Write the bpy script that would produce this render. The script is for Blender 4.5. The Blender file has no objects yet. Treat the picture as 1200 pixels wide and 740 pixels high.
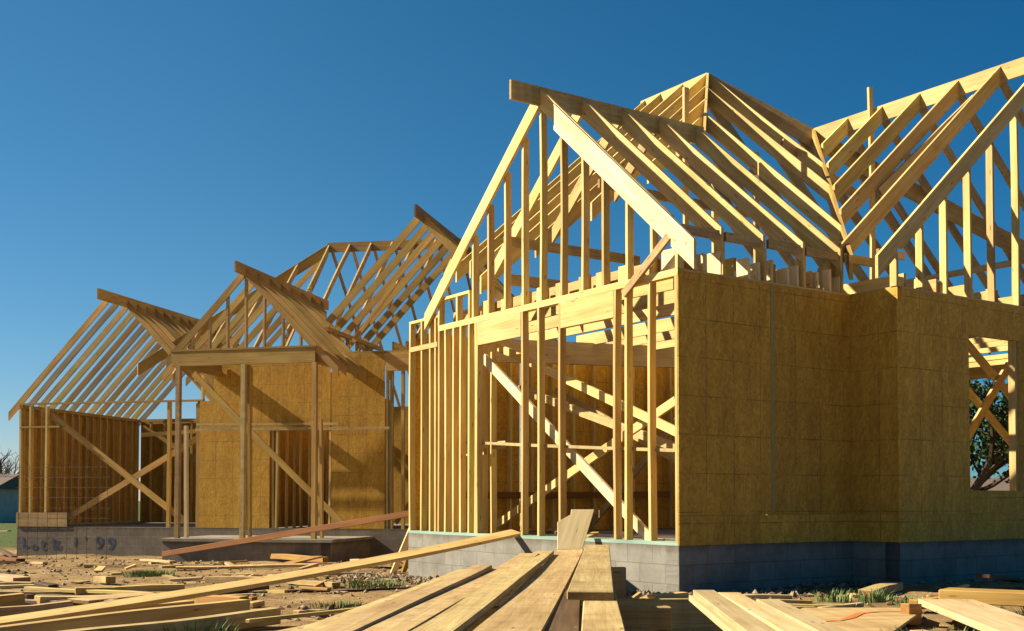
import bpy, bmesh, math, random
from mathutils import Vector, Matrix, noise
random.seed(7)
R = math.radians
sc = bpy.context.scene
col = sc.collection

# ------------------------------------------------------------------ camera
cam = bpy.data.cameras.new('camera')
cam.sensor_width = 36.0
cam.lens = 36.0 * 1354.2 / 1200.0
cam.shift_y = 173.0 / 1200.0
cam.clip_start = 0.05
cam.clip_end = 4000
cam_o = bpy.data.objects.new('camera', cam)
cam_o.location = (0, 0, 0.95)
cam_o.rotation_euler = (R(90) + 0.032, 0, 0)
col.objects.link(cam_o)
sc.camera = cam_o

# ------------------------------------------------------------------ sky and sun
SUN_EL = 34.0
SX, SY = -0.990, 0.130            # towards the sun, seen from above
SUN_AZ = math.atan2(SX, SY)       # clockwise from +Y
world = bpy.data.worlds.new('World')
sc.world = world
world.use_nodes = True
nt = world.node_tree
bg = nt.nodes['Background']
sky = nt.nodes.new('ShaderNodeTexSky')
sky.sky_type = 'NISHITA'
sky.sun_disc = False
sky.sun_elevation = R(SUN_EL)
sky.sun_rotation = SUN_AZ
sky.altitude = 300
sky.air_density = 1.0
sky.dust_density = 0.0
sky.ozone_density = 6.0
# clear polarised autumn sky: deepest blue away from the sun (world directions only)
w_tc = nt.nodes.new('ShaderNodeTexCoord')
w_dot = nt.nodes.new('ShaderNodeVectorMath'); w_dot.operation = 'DOT_PRODUCT'
w_dot.inputs[1].default_value = (SX, SY, 0)
nt.links.new(w_tc.outputs['Generated'], w_dot.inputs[0])
w_mr = nt.nodes.new('ShaderNodeMapRange')
w_mr.inputs[1].default_value = -0.75; w_mr.inputs[2].default_value = 0.35
nt.links.new(w_dot.outputs['Value'], w_mr.inputs[0])
w_rp = nt.nodes.new('ShaderNodeValToRGB')
w_rp.color_ramp.elements[0].color = (0.11, 0.38, 0.59, 1)
w_rp.color_ramp.elements[1].color = (0.82, 0.70, 0.72, 1)
nt.links.new(w_mr.outputs[0], w_rp.inputs[0])
w_mx = nt.nodes.new('ShaderNodeMix'); w_mx.data_type = 'RGBA'; w_mx.blend_type = 'MULTIPLY'
w_mx.inputs[0].default_value = 1.0
nt.links.new(sky.outputs[0], w_mx.inputs[6]); nt.links.new(w_rp.outputs[0], w_mx.inputs[7])
w_sp = nt.nodes.new('ShaderNodeSeparateColor'); nt.links.new(w_mx.outputs[2], w_sp.inputs[0])
w_pw = nt.nodes.new('ShaderNodeMath'); w_pw.operation = 'POWER'; w_pw.inputs[1].default_value = 1.5
nt.links.new(w_sp.outputs[0], w_pw.inputs[0])
w_ml = nt.nodes.new('ShaderNodeMath'); w_ml.operation = 'MULTIPLY'; w_ml.inputs[1].default_value = 0.42
nt.links.new(w_pw.outputs[0], w_ml.inputs[0])
w_cb = nt.nodes.new('ShaderNodeCombineColor')
nt.links.new(w_ml.outputs[0], w_cb.inputs[0])
nt.links.new(w_sp.outputs[1], w_cb.inputs[1]); nt.links.new(w_sp.outputs[2], w_cb.inputs[2])
nt.links.new(w_cb.outputs[0], bg.inputs[0])
bg.inputs[1].default_value = 0.05
sun = bpy.data.lights.new('sun', 'SUN')
sun.energy = 5.0
sun.angle = R(0.5)
sun.color = (1.0, 0.88, 0.68)
sun_o = bpy.data.objects.new('sun', sun)
ce = math.cos(R(SUN_EL))
hs = math.hypot(SX, SY)
sdir = Vector((SX / hs * ce, SY / hs * ce, math.sin(R(SUN_EL))))
sun_o.rotation_euler = sdir.to_track_quat('Z', 'Y').to_euler()
sun_o.location = (-20, -5, 20)
col.objects.link(sun_o)

sc.view_settings.view_transform = 'Standard'
sc.view_settings.look = 'None'
sc.view_settings.exposure = 1.4
sc.view_settings.gamma = 1.0
sc.cycles.max_bounces = 8
sc.cycles.diffuse_bounces = 5

# ------------------------------------------------------------------ materials
class NT:
    def __init__(self, name, rough=0.8, spec=0.3):
        self.m = bpy.data.materials.new(name)
        self.m.use_nodes = True
        self.t = self.m.node_tree
        self.b = self.t.nodes['Principled BSDF']
        self.b.inputs['Roughness'].default_value = rough
        self.b.inputs['Specular IOR Level'].default_value = spec
    def n(self, typ, **kw):
        nd = self.t.nodes.new(typ)
        for k, v in kw.items():
            setattr(nd, k, v)
        return nd
    def l(self, a, b):
        self.t.links.new(a, b)
    def coords(self, scale, offset_random=True):
        tc = self.n('ShaderNodeTexCoord')
        mp = self.n('ShaderNodeMapping')
        mp.inputs['Scale'].default_value = scale
        if offset_random:
            oi = self.n('ShaderNodeObjectInfo')
            cm = self.n('ShaderNodeCombineXYZ')
            mu = self.n('ShaderNodeMath', operation='MULTIPLY')
            mu.inputs[1].default_value = 57.0
            self.l(oi.outputs['Random'], mu.inputs[0])
            self.l(mu.outputs[0], cm.inputs[0]); self.l(mu.outputs[0], cm.inputs[2])
            ad = self.n('ShaderNodeVectorMath', operation='ADD')
            self.l(tc.outputs['Object'], ad.inputs[0]); self.l(cm.outputs[0], ad.inputs[1])
            self.l(ad.outputs[0], mp.inputs['Vector'])
        else:
            self.l(tc.outputs['Object'], mp.inputs['Vector'])
        return mp.outputs[0]
    def noise(self, vec, scale=1.0, detail=4, rough=0.55, dist=0.0):
        nd = self.n('ShaderNodeTexNoise')
        nd.inputs['Scale'].default_value = scale
        nd.inputs['Detail'].default_value = detail
        nd.inputs['Roughness'].default_value = rough
        nd.inputs['Distortion'].default_value = dist
        self.l(vec, nd.inputs['Vector'])
        return nd.outputs['Fac']
    def ramp(self, fac, stops):
        r = self.n('ShaderNodeValToRGB')
        el = r.color_ramp.elements
        while len(el) < len(stops):
            el.new(0.5)
        for e, (p, c) in zip(el, stops):
            e.position = p
            e.color = (*c, 1) if len(c) == 3 else c
        self.l(fac, r.inputs[0])
        return r.outputs['Color']
    def mix(self, fac, a, b, mode='MIX'):
        mx = self.n('ShaderNodeMix', data_type='RGBA', blend_type=mode)
        for sock, v in ((mx.inputs[0], fac), (mx.inputs[6], a), (mx.inputs[7], b)):
            if hasattr(v, 'links'):
                self.l(v, sock)
            elif isinstance(v, (tuple, list)):
                sock.default_value = (*v, 1)
            else:
                sock.default_value = v
        return mx.outputs[2]
    def base(self, c):
        self.l(c, self.b.inputs['Base Color'])
    def bump(self, h, strength=0.3, dist=0.01):
        bn = self.n('ShaderNodeBump')
        bn.inputs['Strength'].default_value = strength
        bn.inputs['Distance'].default_value = dist
        self.l(h, bn.inputs['Height'])
        self.l(bn.outputs[0], self.b.inputs['Normal'])

def lumber(name, light, dark, knot=(0.20, 0.10, 0.035), vary=0.36, sat=1.0, saw=False):
    k = NT(name, 0.72, 0.25)
    v = k.coords((1.2, 26, 26))
    g = k.noise(v, 1.0, 5, 0.6, 0.6)
    c = k.ramp(g, [(0.3, dark), (0.62, light)])
    v2 = k.coords((0.9, 4, 4))
    blot = k.noise(v2, 1.3, 3)
    c = k.mix(0.55, c, k.ramp(blot, [(0.32, (0.62, 0.52, 0.42)), (0.62, (1.0, 1.0, 1.0))]), 'MULTIPLY')
    vk = k.coords((2.6, 13, 13))
    vo = k.n('ShaderNodeTexVoronoi'); vo.inputs['Scale'].default_value = 1.0
    k.l(vk, vo.inputs['Vector'])
    kn = k.ramp(vo.outputs['Distance'], [(0.06, (0.85, 0.85, 0.85)), (0.13, (0, 0, 0))])
    c = k.mix(kn, c, knot)
    oi = k.n('ShaderNodeObjectInfo')
    hv = k.n('ShaderNodeHueSaturation')
    mr = k.n('ShaderNodeMapRange'); mr.inputs[3].default_value = 1 - vary; mr.inputs[4].default_value = 1.05
    k.l(oi.outputs['Random'], mr.inputs[0]); k.l(mr.outputs[0], hv.inputs['Value'])
    m2 = k.n('ShaderNodeMath', operation='MULTIPLY'); m2.inputs[1].default_value = 7.31
    fr = k.n('ShaderNodeMath', operation='FRACT')
    mr2 = k.n('ShaderNodeMapRange'); mr2.inputs[3].default_value = 0.493; mr2.inputs[4].default_value = 0.513
    k.l(oi.outputs['Random'], m2.inputs[0]); k.l(m2.outputs[0], fr.inputs[0]); k.l(fr.outputs[0], mr2.inputs[0])
    k.l(mr2.outputs[0], hv.inputs['Hue'])
    hv.inputs['Saturation'].default_value = sat
    k.l(c, hv.inputs['Color'])
    c = hv.outputs[0]
    if saw:
        vs = k.coords((9, 0.6, 0.6))
        s = k.noise(vs, 1.0, 2)
        c = k.mix(0.6, c, k.ramp(s, [(0.35, (0.76, 0.71, 0.64)), (0.6, (1, 1, 1))]), 'MULTIPLY')
        fg = k.noise(k.coords((2.5, 110, 110)), 1.0, 3, 0.6, 0.8)
        c = k.mix(0.55, c, k.ramp(fg, [(0.36, (0.62, 0.54, 0.44)), (0.55, (1, 1, 1))]), 'MULTIPLY')
        mud = k.noise(k.coords((2.2, 5, 5)), 1.0, 6, 0.7)
        c = k.mix(k.ramp(mud, [(0.56, (0, 0, 0)), (0.70, (0.6, 0.6, 0.6))]), c, (0.20, 0.13, 0.065))
    # sawn ends: darker, with growth rings
    tn = k.n('ShaderNodeTexCoord')
    sn = k.n('ShaderNodeSeparateXYZ'); k.l(tn.outputs['Normal'], sn.inputs[0])
    ab = k.n('ShaderNodeMath', operation='ABSOLUTE'); k.l(sn.outputs[0], ab.inputs[0])
    gt = k.n('ShaderNodeMath', operation='GREATER_THAN'); gt.inputs[1].default_value = 0.9; k.l(ab.outputs[0], gt.inputs[0])
    wv = k.n('ShaderNodeTexWave', wave_type='RINGS', rings_direction='X')
    wv.inputs['Scale'].default_value = 38.0; wv.inputs['Distortion'].default_value = 1.5
    mpw = k.n('ShaderNodeMapping'); mpw.inputs['Location'].default_value = (0, 0.03, 0.06)
    k.l(tn.outputs['Object'], mpw.inputs['Vector']); k.l(mpw.outputs[0], wv.inputs['Vector'])
    endc = k.ramp(wv.outputs['Fac'], [(0.2, (0.52, 0.42, 0.32)), (0.8, (0.85, 0.76, 0.64))])
    c = k.mix(gt.outputs[0], c, k.mix(1.0, c, endc, 'MULTIPLY'))
    k.base(c)
    k.bump(g, 0.25, 0.004)
    return k.m

M = {}
M['pine'] = lumber('pine_lumber', (0.69, 0.505, 0.20), (0.54, 0.36, 0.108))
M['pine_old'] = lumber('weathered_lumber', (0.58, 0.37, 0.11), (0.43, 0.255, 0.065), vary=0.4)
M['plank'] = lumber('scaffold_plank', (0.57, 0.425, 0.20), (0.45, 0.31, 0.125), vary=0.26, saw=True)
M['pale'] = lumber('pale_offcut', (0.528, 0.396, 0.218), (0.422, 0.290, 0.132), vary=0.25)
M['red'] = lumber('red_stained_lumber', (0.215, 0.085, 0.018), (0.14, 0.05, 0.011), vary=0.15)
M['dark'] = lumber('dark_shaded_lumber', (0.120, 0.068, 0.030), (0.060, 0.034, 0.015), vary=0.3)  # dark boards; on the shaded ones the shade is put into this colour
M['grey'] = lumber('greyed_lumber', (0.36, 0.30, 0.21), (0.25, 0.20, 0.13), vary=0.3)
M['fresh_lit'] = lumber('fresh_lit_pine', (0.74, 0.60, 0.36), (0.62, 0.47, 0.25), vary=0.08)  # pale new wood; also paints light onto the ceiling beam and eave blocking
M['orange'] = lumber('orange_lumber', (0.45, 0.265, 0.075), (0.34, 0.185, 0.048), vary=0.2)

def treated():
    k = NT('treated_plate', 0.8)
    g = k.noise(k.coords((1.5, 24, 24)), 1, 4)
    k.base(k.ramp(g, [(0.3, (0.15, 0.24, 0.19)), (0.65, (0.25, 0.36, 0.28))]))
    return k.m
M['treated'] = treated()

def osb(name, tint=1.0):
    """strand board: overlapping flakes, printed guide lines every 16 inches, dirt streaks"""
    k = NT(name, 0.75, 0.25)
    tc = k.n('ShaderNodeTexCoord')
    col_ = None
    for i, (rot, sc_) in enumerate(((25, (11, 11, 46)), (-40, (12, 12, 50)), (80, (11, 11, 44)))):
        mp = k.n('ShaderNodeMapping')
        mp.inputs['Rotation'].default_value = (0, R(rot), 0)
        mp.inputs['Scale'].default_value = sc_
        mp.inputs['Location'].default_value = (i * 3.1, 0, i * 1.7)
        oi = k.n('ShaderNodeObjectInfo')
        ad = k.n('ShaderNodeVectorMath', operation='ADD')
        k.l(tc.outputs['Object'], ad.inputs[0]); k.l(oi.outputs['Random'], ad.inputs[1])
        mp.inputs['Scale'].default_value = (1, 1, 1)
        k.l(ad.outputs[0], mp.inputs['Vector'])
        mp2 = k.n('ShaderNodeMapping'); mp2.inputs['Scale'].default_value = sc_
        k.l(mp.outputs[0], mp2.inputs['Vector'])
        vo = k.n('ShaderNodeTexVoronoi'); vo.inputs['Scale'].default_value = 1.0
        k.l(mp2.outputs[0], vo.inputs['Vector'])
        sp = k.n('ShaderNodeSeparateColor'); k.l(vo.outputs['Color'], sp.inputs[0])
        c = k.ramp(sp.outputs[0], [(0.0, (0.385 * tint, 0.212 * tint, 0.026 * tint)), (0.5, (0.47 * tint, 0.264 * tint, 0.034 * tint)), (1.0, (0.55 * tint, 0.325 * tint, 0.048 * tint))])
        if col_ is None:
            col_ = c
        else:
            m_ = k.ramp(sp.outputs[1], [(0.5, (0, 0, 0)), (0.52, (1, 1, 1))])
            col_ = k.mix(m_, col_, c)
    mp = k.n('ShaderNodeMapping'); mp.inputs['Scale'].default_value = (3.0, 3.0, 0.7)
    k.l(tc.outputs['Object'], mp.inputs['Vector'])
    st = k.noise(mp.outputs[0], 1.2, 5, 0.65)
    col_ = k.mix(0.7, col_, k.ramp(st, [(0.3, (0.62, 0.55, 0.46)), (0.6, (1.0, 1.0, 1.0))]), 'MULTIPLY')
    sx = k.n('ShaderNodeSeparateXYZ'); k.l(tc.outputs['Object'], sx.inputs[0])
    lines = None
    for ax, off in ((0, 0.02), (2, 0.09)):
        a = k.n('ShaderNodeMath', operation='ADD'); a.inputs[1].default_value = off + 40.64
        k.l(sx.outputs[ax], a.inputs[0])
        d = k.n('ShaderNodeMath', operation='DIVIDE'); d.inputs[1].default_value = 0.4064
        k.l(a.outputs[0], d.inputs[0])
        f = k.n('ShaderNodeMath', operation='FRACT'); k.l(d.outputs[0], f.inputs[0])
        lt = k.n('ShaderNodeMath', operation='LESS_THAN'); lt.inputs[1].default_value = 0.03
        k.l(f.outputs[0], lt.inputs[0])
        if lines is None:
            lines = lt.outputs[0]
        else:
            mx = k.n('ShaderNodeMath', operation='MAXIMUM')
            k.l(lines, mx.inputs[0]); k.l(lt.outputs[0], mx.inputs[1]); lines = mx.outputs[0]
    br = k.noise(k.coords((2.2, 2.2, 2.2)), 1.0, 3)
    brk = k.n('ShaderNodeMath', operation='MULTIPLY'); k.l(lines, brk.inputs[0])
    brm = k.n('ShaderNodeMapRange'); brm.inputs[1].default_value = 0.35; brm.inputs[2].default_value = 0.6; brm.inputs[4].default_value = 0.6
    k.l(br, brm.inputs[0]); k.l(brm.outputs[0], brk.inputs[1])
    col_ = k.mix(brk.outputs[0], col_, (0.11, 0.07, 0.025))
    hv = k.n('ShaderNodeHueSaturation'); mr = k.n('ShaderNodeMapRange'); mr.inputs[3].default_value = 0.84; mr.inputs[4].default_value = 1.08
    oi = k.n('ShaderNodeObjectInfo')
    k.l(oi.outputs['Random'], mr.inputs[0]); k.l(mr.outputs[0], hv.inputs['Value']); k.l(col_, hv.inputs['Color'])
    k.base(hv.outputs[0])
    k.bump(st, 0.2, 0.004)
    return k.m
M['osb'] = osb('strand_board', 1.16)
M['osb_old'] = osb('strand_board_aged', 0.98)

def block(name, c1, c2, mort, bot=(1, 1, 1)):
    """grey masonry units, member axes: X along, Z up"""
    k = NT(name, 0.9, 0.2)
    tc = k.n('ShaderNodeTexCoord')
    sx = k.n('ShaderNodeSeparateXYZ'); k.l(tc.outputs['Object'], sx.inputs[0])
    cb = k.n('ShaderNodeCombineXYZ'); k.l(sx.outputs[0], cb.inputs[0]); k.l(sx.outputs[2], cb.inputs[1])
    bt = k.n('ShaderNodeTexBrick')
    bt.inputs['Scale'].default_value = 1.0
    bt.inputs['Brick Width'].default_value = 0.406
    bt.inputs['Row Height'].default_value = 0.203
    bt.inputs['Mortar Size'].default_value = 0.006
    bt.inputs['Mortar Smooth'].default_value = 0.3
    bt.inputs['Color1'].default_value = (*c1, 1)
    bt.inputs['Color2'].default_value = (*c2, 1)
    bt.inputs['Mortar'].default_value = (*mort, 1)
    wv = k.noise(tc.outputs['Object'], 6.0, 3)
    k.l(cb.outputs[0], bt.inputs['Vector'])
    c = bt.outputs['Color']
    n1 = k.noise(tc.outputs['Object'], 3.0, 6, 0.7)
    c = k.mix(0.8, c, k.ramp(n1, [(0.3, (0.6, 0.58, 0.55)), (0.62, (1.05, 1.05, 1.05))]), 'MULTIPLY')
    n3 = k.noise(tc.outputs['Object'], 60.0, 3, 0.7)
    c = k.mix(0.5, c, k.ramp(n3, [(0.35, (0.72, 0.72, 0.72)), (0.6, (1.0, 1.0, 1.0))]), 'MULTIPLY')
    mp = k.n('ShaderNodeMapping'); mp.inputs['Scale'].default_value = (5, 5, 1.2); k.l(tc.outputs['Object'], mp.inputs['Vector'])
    n2 = k.noise(mp.outputs[0], 1.0, 4, 0.7)
    ad = k.n('ShaderNodeMath', operation='MULTIPLY_ADD'); ad.inputs[1].default_value = 0.16; k.l(n2, ad.inputs[0]); k.l(sx.outputs[2], ad.inputs[2])
    stain = k.ramp(ad.outputs[0], [(0.0, (0, 0, 0)), (0.10, (1, 1, 1))])
    c = k.mix(stain, c, k.mix(0.85, c, (0.52, 0.46, 0.36), 'MULTIPLY'))
    k.base(c)
    hm = k.mix(0.4, bt.outputs['Fac'], n3)
    bn = k.n('ShaderNodeBump'); bn.inputs['Strength'].default_value = 0.5; bn.inputs['Distance'].default_value = 0.006; bn.invert = True
    k.l(hm, bn.inputs['Height']); k.l(bn.outputs[0], k.b.inputs['Normal'])
    return k.m
M['block'] = block('concrete_block', (0.235, 0.222, 0.190), (0.195, 0.185, 0.158), (0.160, 0.150, 0.126))
M['block_old'] = block('dusty_block', (0.215, 0.185, 0.145), (0.18, 0.155, 0.12), (0.24, 0.205, 0.155))

def concrete():
    k = NT('slab_concrete', 0.9, 0.2)
    tc = k.n('ShaderNodeTexCoord')
    n = k.noise(tc.outputs['Object'], 2.5, 6, 0.65)
    k.base(k.ramp(n, [(0.3, (0.15, 0.128, 0.098)), (0.65, (0.26, 0.23, 0.18))]))
    return k.m
M['slab'] = concrete()

def dirt():
    k = NT('bare_dirt', 0.95, 0.1)
    tc = k.n('ShaderNodeTexCoord')
    n1 = k.noise(tc.outputs['Object'], 0.8, 6, 0.6)
    n2 = k.noise(tc.outputs['Object'], 9.0, 6, 0.7)
    n3 = k.noise(tc.outputs['Object'], 55.0, 4, 0.7)
    c = k.ramp(n1, [(0.3, (0.13, 0.080, 0.035)), (0.5, (0.32, 0.215, 0.096)), (0.7, (0.45, 0.325, 0.155))])
    c = k.mix(0.75, c, k.ramp(n2, [(0.33, (0.45, 0.42, 0.40)), (0.62, (1.1, 1.08, 1.05))]), 'MULTIPLY')
    c = k.mix(0.6, c, k.ramp(n3, [(0.32, (0.45, 0.42, 0.4)), (0.62, (1.05, 1.05, 1.05))]), 'MULTIPLY')
    # damp dark patches, and grass beyond the site
    n4 = k.noise(tc.outputs['Object'], 1.7, 7, 0.72, 0.4)
    c = k.mix(k.ramp(n4, [(0.52, (0, 0, 0)), (0.66, (0.55, 0.55, 0.55))]), c, (0.085, 0.052, 0.024))
    sp = k.n('ShaderNodeSeparateXYZ'); k.l(tc.outputs['Object'], sp.inputs[0])
    ma = k.n('ShaderNodeMath', operation='MULTIPLY_ADD'); ma.inputs[1].default_value = 5.0
    k.l(n1, ma.inputs[0]); k.l(sp.outputs[1], ma.inputs[2])
    mg = k.n('ShaderNodeMapRange'); mg.inputs[1].default_value = 31.5; mg.inputs[2].default_value = 34.0
    k.l(ma.outputs[0], mg.inputs[0])
    c = k.mix(mg.outputs[0], c, k.ramp(n2, [(0.3, (0.035, 0.055, 0.014)), (0.65, (0.09, 0.115, 0.032))]))
    k.base(c)
    h = k.mix(0.35, n2, n3)
    k.bump(h, 0.9, 0.05)
    return k.m
M['dirt'] = dirt()

def flat(name, c1, c2, scale=8.0, rough=0.85, spec=0.2, rnd=False):
    k = NT(name, rough, spec)
    n = k.noise(k.coords((1, 1, 1), rnd), scale, 4)
    k.base(k.ramp(n, [(0.3, c1), (0.65, c2)]))
    return k.m
M['stone'] = flat('pebble', (0.14, 0.10, 0.06), (0.30, 0.235, 0.155), 6.0)
M['clod'] = flat('dark_clod', (0.05, 0.032, 0.016), (0.16, 0.105, 0.055), 9.0)
M['lawn'] = flat('lawn_grass', (0.06, 0.10, 0.02), (0.16, 0.21, 0.05), 3.0)
M['grass'] = flat('grass_blade', (0.07, 0.11, 0.03), (0.17, 0.22, 0.075), 9.0)
M['bark'] = flat('dark_bark', (0.035, 0.025, 0.018), (0.07, 0.05, 0.035), 12.0)
M['leaf'] = flat('dark_leaf', (0.018, 0.035, 0.010), (0.05, 0.085, 0.022), 5.0)
M['leaf2'] = flat('hedge_leaf', (0.03, 0.055, 0.02), (0.08, 0.12, 0.04), 5.0)
M['wire'] = flat('rusty_wire', (0.07, 0.035, 0.02), (0.13, 0.07, 0.04), 30.0, 0.7)
M['cable'] = flat('black_cable', (0.012, 0.011, 0.01), (0.03, 0.026, 0.022), 10.0, 0.6)
M['siding'] = flat('grey_siding', (0.52, 0.42, 0.31), (0.62, 0.52, 0.40), 2.0)
M['shingle'] = flat('brown_shingle', (0.10, 0.075, 0.06), (0.17, 0.13, 0.10), 14.0)
M['glass'] = flat('dark_pane', (0.02, 0.025, 0.03), (0.05, 0.055, 0.06), 1.0, 0.15, 0.5)
M['blue_paint'] = flat('blue_spray', (0.012, 0.045, 0.12), (0.12, 0.125, 0.13), 11.0, 0.9)
M['blue_faint'] = flat('faded_blue_spray', (0.018, 0.045, 0.10), (0.12, 0.125, 0.13), 9.0, 0.9)
M['red_paint'] = flat('red_spray', (0.50, 0.10, 0.02), (0.62, 0.18, 0.05), 14.0, 0.8)
M['seam'] = flat('green_seam_tape', (0.26, 0.225, 0.075), (0.33, 0.27, 0.10), 9.0)
M['strap'] = flat('metal_strap', (0.45, 0.46, 0.45), (0.60, 0.62, 0.60), 20.0, 0.4, 0.5)

# ------------------------------------------------------------------ builders
def link(name, me, m=None, parent=None):
    o = bpy.data.objects.new(name, me)
    col.objects.link(o)
    if me is not None and m is not None:
        me.materials.append(m)
    if parent is not None:
        o.parent = parent
    return o

def tag(o, label=None, cat=None, group=None, kind=None):
    for k_, v in (('label', label), ('category', cat), ('group', group), ('kind', kind)):
        if v:
            o[k_] = v
    return o

def empty(name, loc, rz=0.0):
    o = bpy.data.objects.new(name, None)
    o.empty_display_size = 0.2
    o.location = loc
    o.rotation_euler = (0, 0, rz)
    col.objects.link(o)
    return o

def axes(p0, p1, up):
    x = (p1 - p0).normalized()
    z = (up - x * up.dot(x))
    if z.length < 1e-6:
        z = Vector((1, 0, 0)) - x * x.x
    z.normalize()
    y = z.cross(x)
    return x, y, z

def frame(p0, p1, up):
    x, y, z = axes(p0, p1, up)
    return Matrix(((x.x, y.x, z.x, p0.x), (x.y, y.y, z.y, p0.y), (x.z, y.z, z.z, p0.z), (0, 0, 0, 1)))

def prism_mesh(name, prof, w, bev=0.0):
    """profile in local X,Z extruded over Y from -w/2 to w/2"""
    bm = bmesh.new()
    a = [bm.verts.new((x, -w / 2, z)) for x, z in prof]
    b = [bm.verts.new((x, w / 2, z)) for x, z in prof]
    n = len(prof)
    bm.faces.new(a)
    bm.faces.new(b[::-1])
    for i in range(n):
        bm.faces.new((a[i], b[i], b[(i + 1) % n], a[(i + 1) % n]))
    bmesh.ops.recalc_face_normals(bm, faces=bm.faces)
    if bev:
        bmesh.ops.bevel(bm, geom=bm.edges[:], offset=bev, segments=1, affect='EDGES')
    me = bpy.data.meshes.new(name)
    bm.to_mesh(me); bm.free()
    return me

def member(name, p0, p1, w, h, up=(0, 0, 1), m=None, parent=None, anchor='c', plumb=False, notch=None, jit=1.0):
    """a length of lumber: w across, h in the direction of up; anchor c / t (top face on the line) / b"""
    p0 = Vector(p0); p1 = Vector(p1); up = Vector(up)
    if jit:
        j = 0.004 * jit
        q = Vector((random.uniform(-j, j), random.uniform(-j, j), random.uniform(-j, j) * 0.3))
        p0 = p0 + q
        p1 = p1 + q * -0.6
    L = (p1 - p0).length
    mx = frame(p0, p1, up)
    lo, hi = {'c': (-h / 2, h / 2), 't': (-h, 0.0), 'b': (0.0, h)}[anchor]
    x = (p1 - p0).normalized()
    t = 0.0
    if plumb:
        t = x.z / max(1e-4, math.hypot(x.x, x.y))
    prof = [(lo * t, lo), ]
    if notch:                                # bird's mouth: horizontal seat cut, distance from p0 measured level
        d, seat = notch
        c = math.cos(math.atan(t)); s = math.sin(math.atan(t))
        def on_bottom(hd):                   # point of the underside a level distance hd beyond p0
            xx = (hd + lo * s) / c
            return (xx, lo)
        b1 = on_bottom(d)
        hb = b1[0] * s + lo * c              # its height
        heel = (d * c + hb * s + seat * 0 , 0)
        # plumb cut up from b1 by seat*t, then level cut back to the underside
        up_ = seat * t
        X, Z = d, hb + up_
        prof.append(b1)
        prof.append((X * c + Z * s, -X * s + Z * c))
        b2 = on_bottom(d + seat)
        prof.append(b2)
    prof += [(L + lo * t, lo), (L + hi * t, hi), (hi * t, hi)]
    me = prism_mesh(name, prof, w)
    if L > 1.6 and jit and not notch and name in ('stud', 'rafter', 'gable_stud', 'brace', 'roof_prop', 'ceiling_joist', 'purlin_brace'):        # no board is quite straight
        bm = bmesh.new(); bm.from_mesh(me)
        bmesh.ops.bisect_plane(bm, geom=bm.verts[:] + bm.edges[:] + bm.faces[:], plane_co=(L * .36, 0, 0), plane_no=(1, 0, 0))
        bmesh.ops.bisect_plane(bm, geom=bm.verts[:] + bm.edges[:] + bm.faces[:], plane_co=(L * .68, 0, 0), plane_no=(1, 0, 0))
        by = random.gauss(0, .0035) * min(L, 4); bz = 0.0 if name == 'stud' else random.gauss(0, .002) * min(L, 4)
        for v in bm.verts:
            if abs(v.co.x - L * .36) < 1e-3 or abs(v.co.x - L * .68) < 1e-3:
                v.co.y += by; v.co.z += bz
        bm.to_mesh(me); bm.free()
    o = link(name, me, m, parent)
    o.matrix_basis = mx
    return o

def box(name, lo, hi, m=None, parent=None):
    """axis-aligned in the parent's space, object origin at the low corner"""
    lo = Vector(lo); hi = Vector(hi); d = hi - lo
    bm = bmesh.new()
    bmesh.ops.create_cube(bm, size=1.0)
    for v in bm.verts:
        v.co = Vector(((v.co.x + .5) * d.x, (v.co.y + .5) * d.y, (v.co.z + .5) * d.z))
    me = bpy.data.meshes.new(name)
    bm.to_mesh(me); bm.free()
    o = link(name, me, m, parent)
    o.location = lo
    return o

def wall_block(name, p0, p1, thick, z0, z1, m, parent):
    """masonry wall whose outer face lies on p0-p1 (outside to the right of the direction), origin at its top"""
    p0 = Vector((*p0, z1)); p1 = Vector((*p1, z1))
    x, y, z = axes(p0, p1, Vector((0, 0, 1)))
    L = (p1 - p0).length
    bm = bmesh.new()
    bmesh.ops.create_cube(bm, size=1.0)
    for v in bm.verts:
        v.co = Vector(((v.co.x + .5) * L, (v.co.y + .5) * thick, -(0.5 - v.co.z) * (z1 - z0)))
    me = bpy.data.meshes.new(name)
    bm.to_mesh(me); bm.free()
    o = link(name, me, m, parent)
    o.matrix_basis = frame(p0, p1, Vector((0, 0, 1)))
    return o

def sheet(name, p0, p1, z0, z1, m, parent, t=0.011):
    return wall_block(name, p0, p1, t, z0, z1, m, parent)

def ground_z(x, y):
    d = max(0.0, 0.6 * (1.7 - x)) + 0.4 * max(0.0, y - 12.0)
    far = max(0.0, abs(x) - 24, abs(y - 20) - 26)
    g = -0.35 * (1 - math.exp(-d / 7.0))
    k_ = max(0.0, 1 - far / 8.0)
    if k_ > 0:
        v = Vector((x * 0.45, y * 0.45, 3.3))
        g += k_ * (0.05 * noise.noise(v) + 0.03 * noise.noise(v * 3.1) + 0.016 * noise.noise(v * 9.0))
    return g

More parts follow.
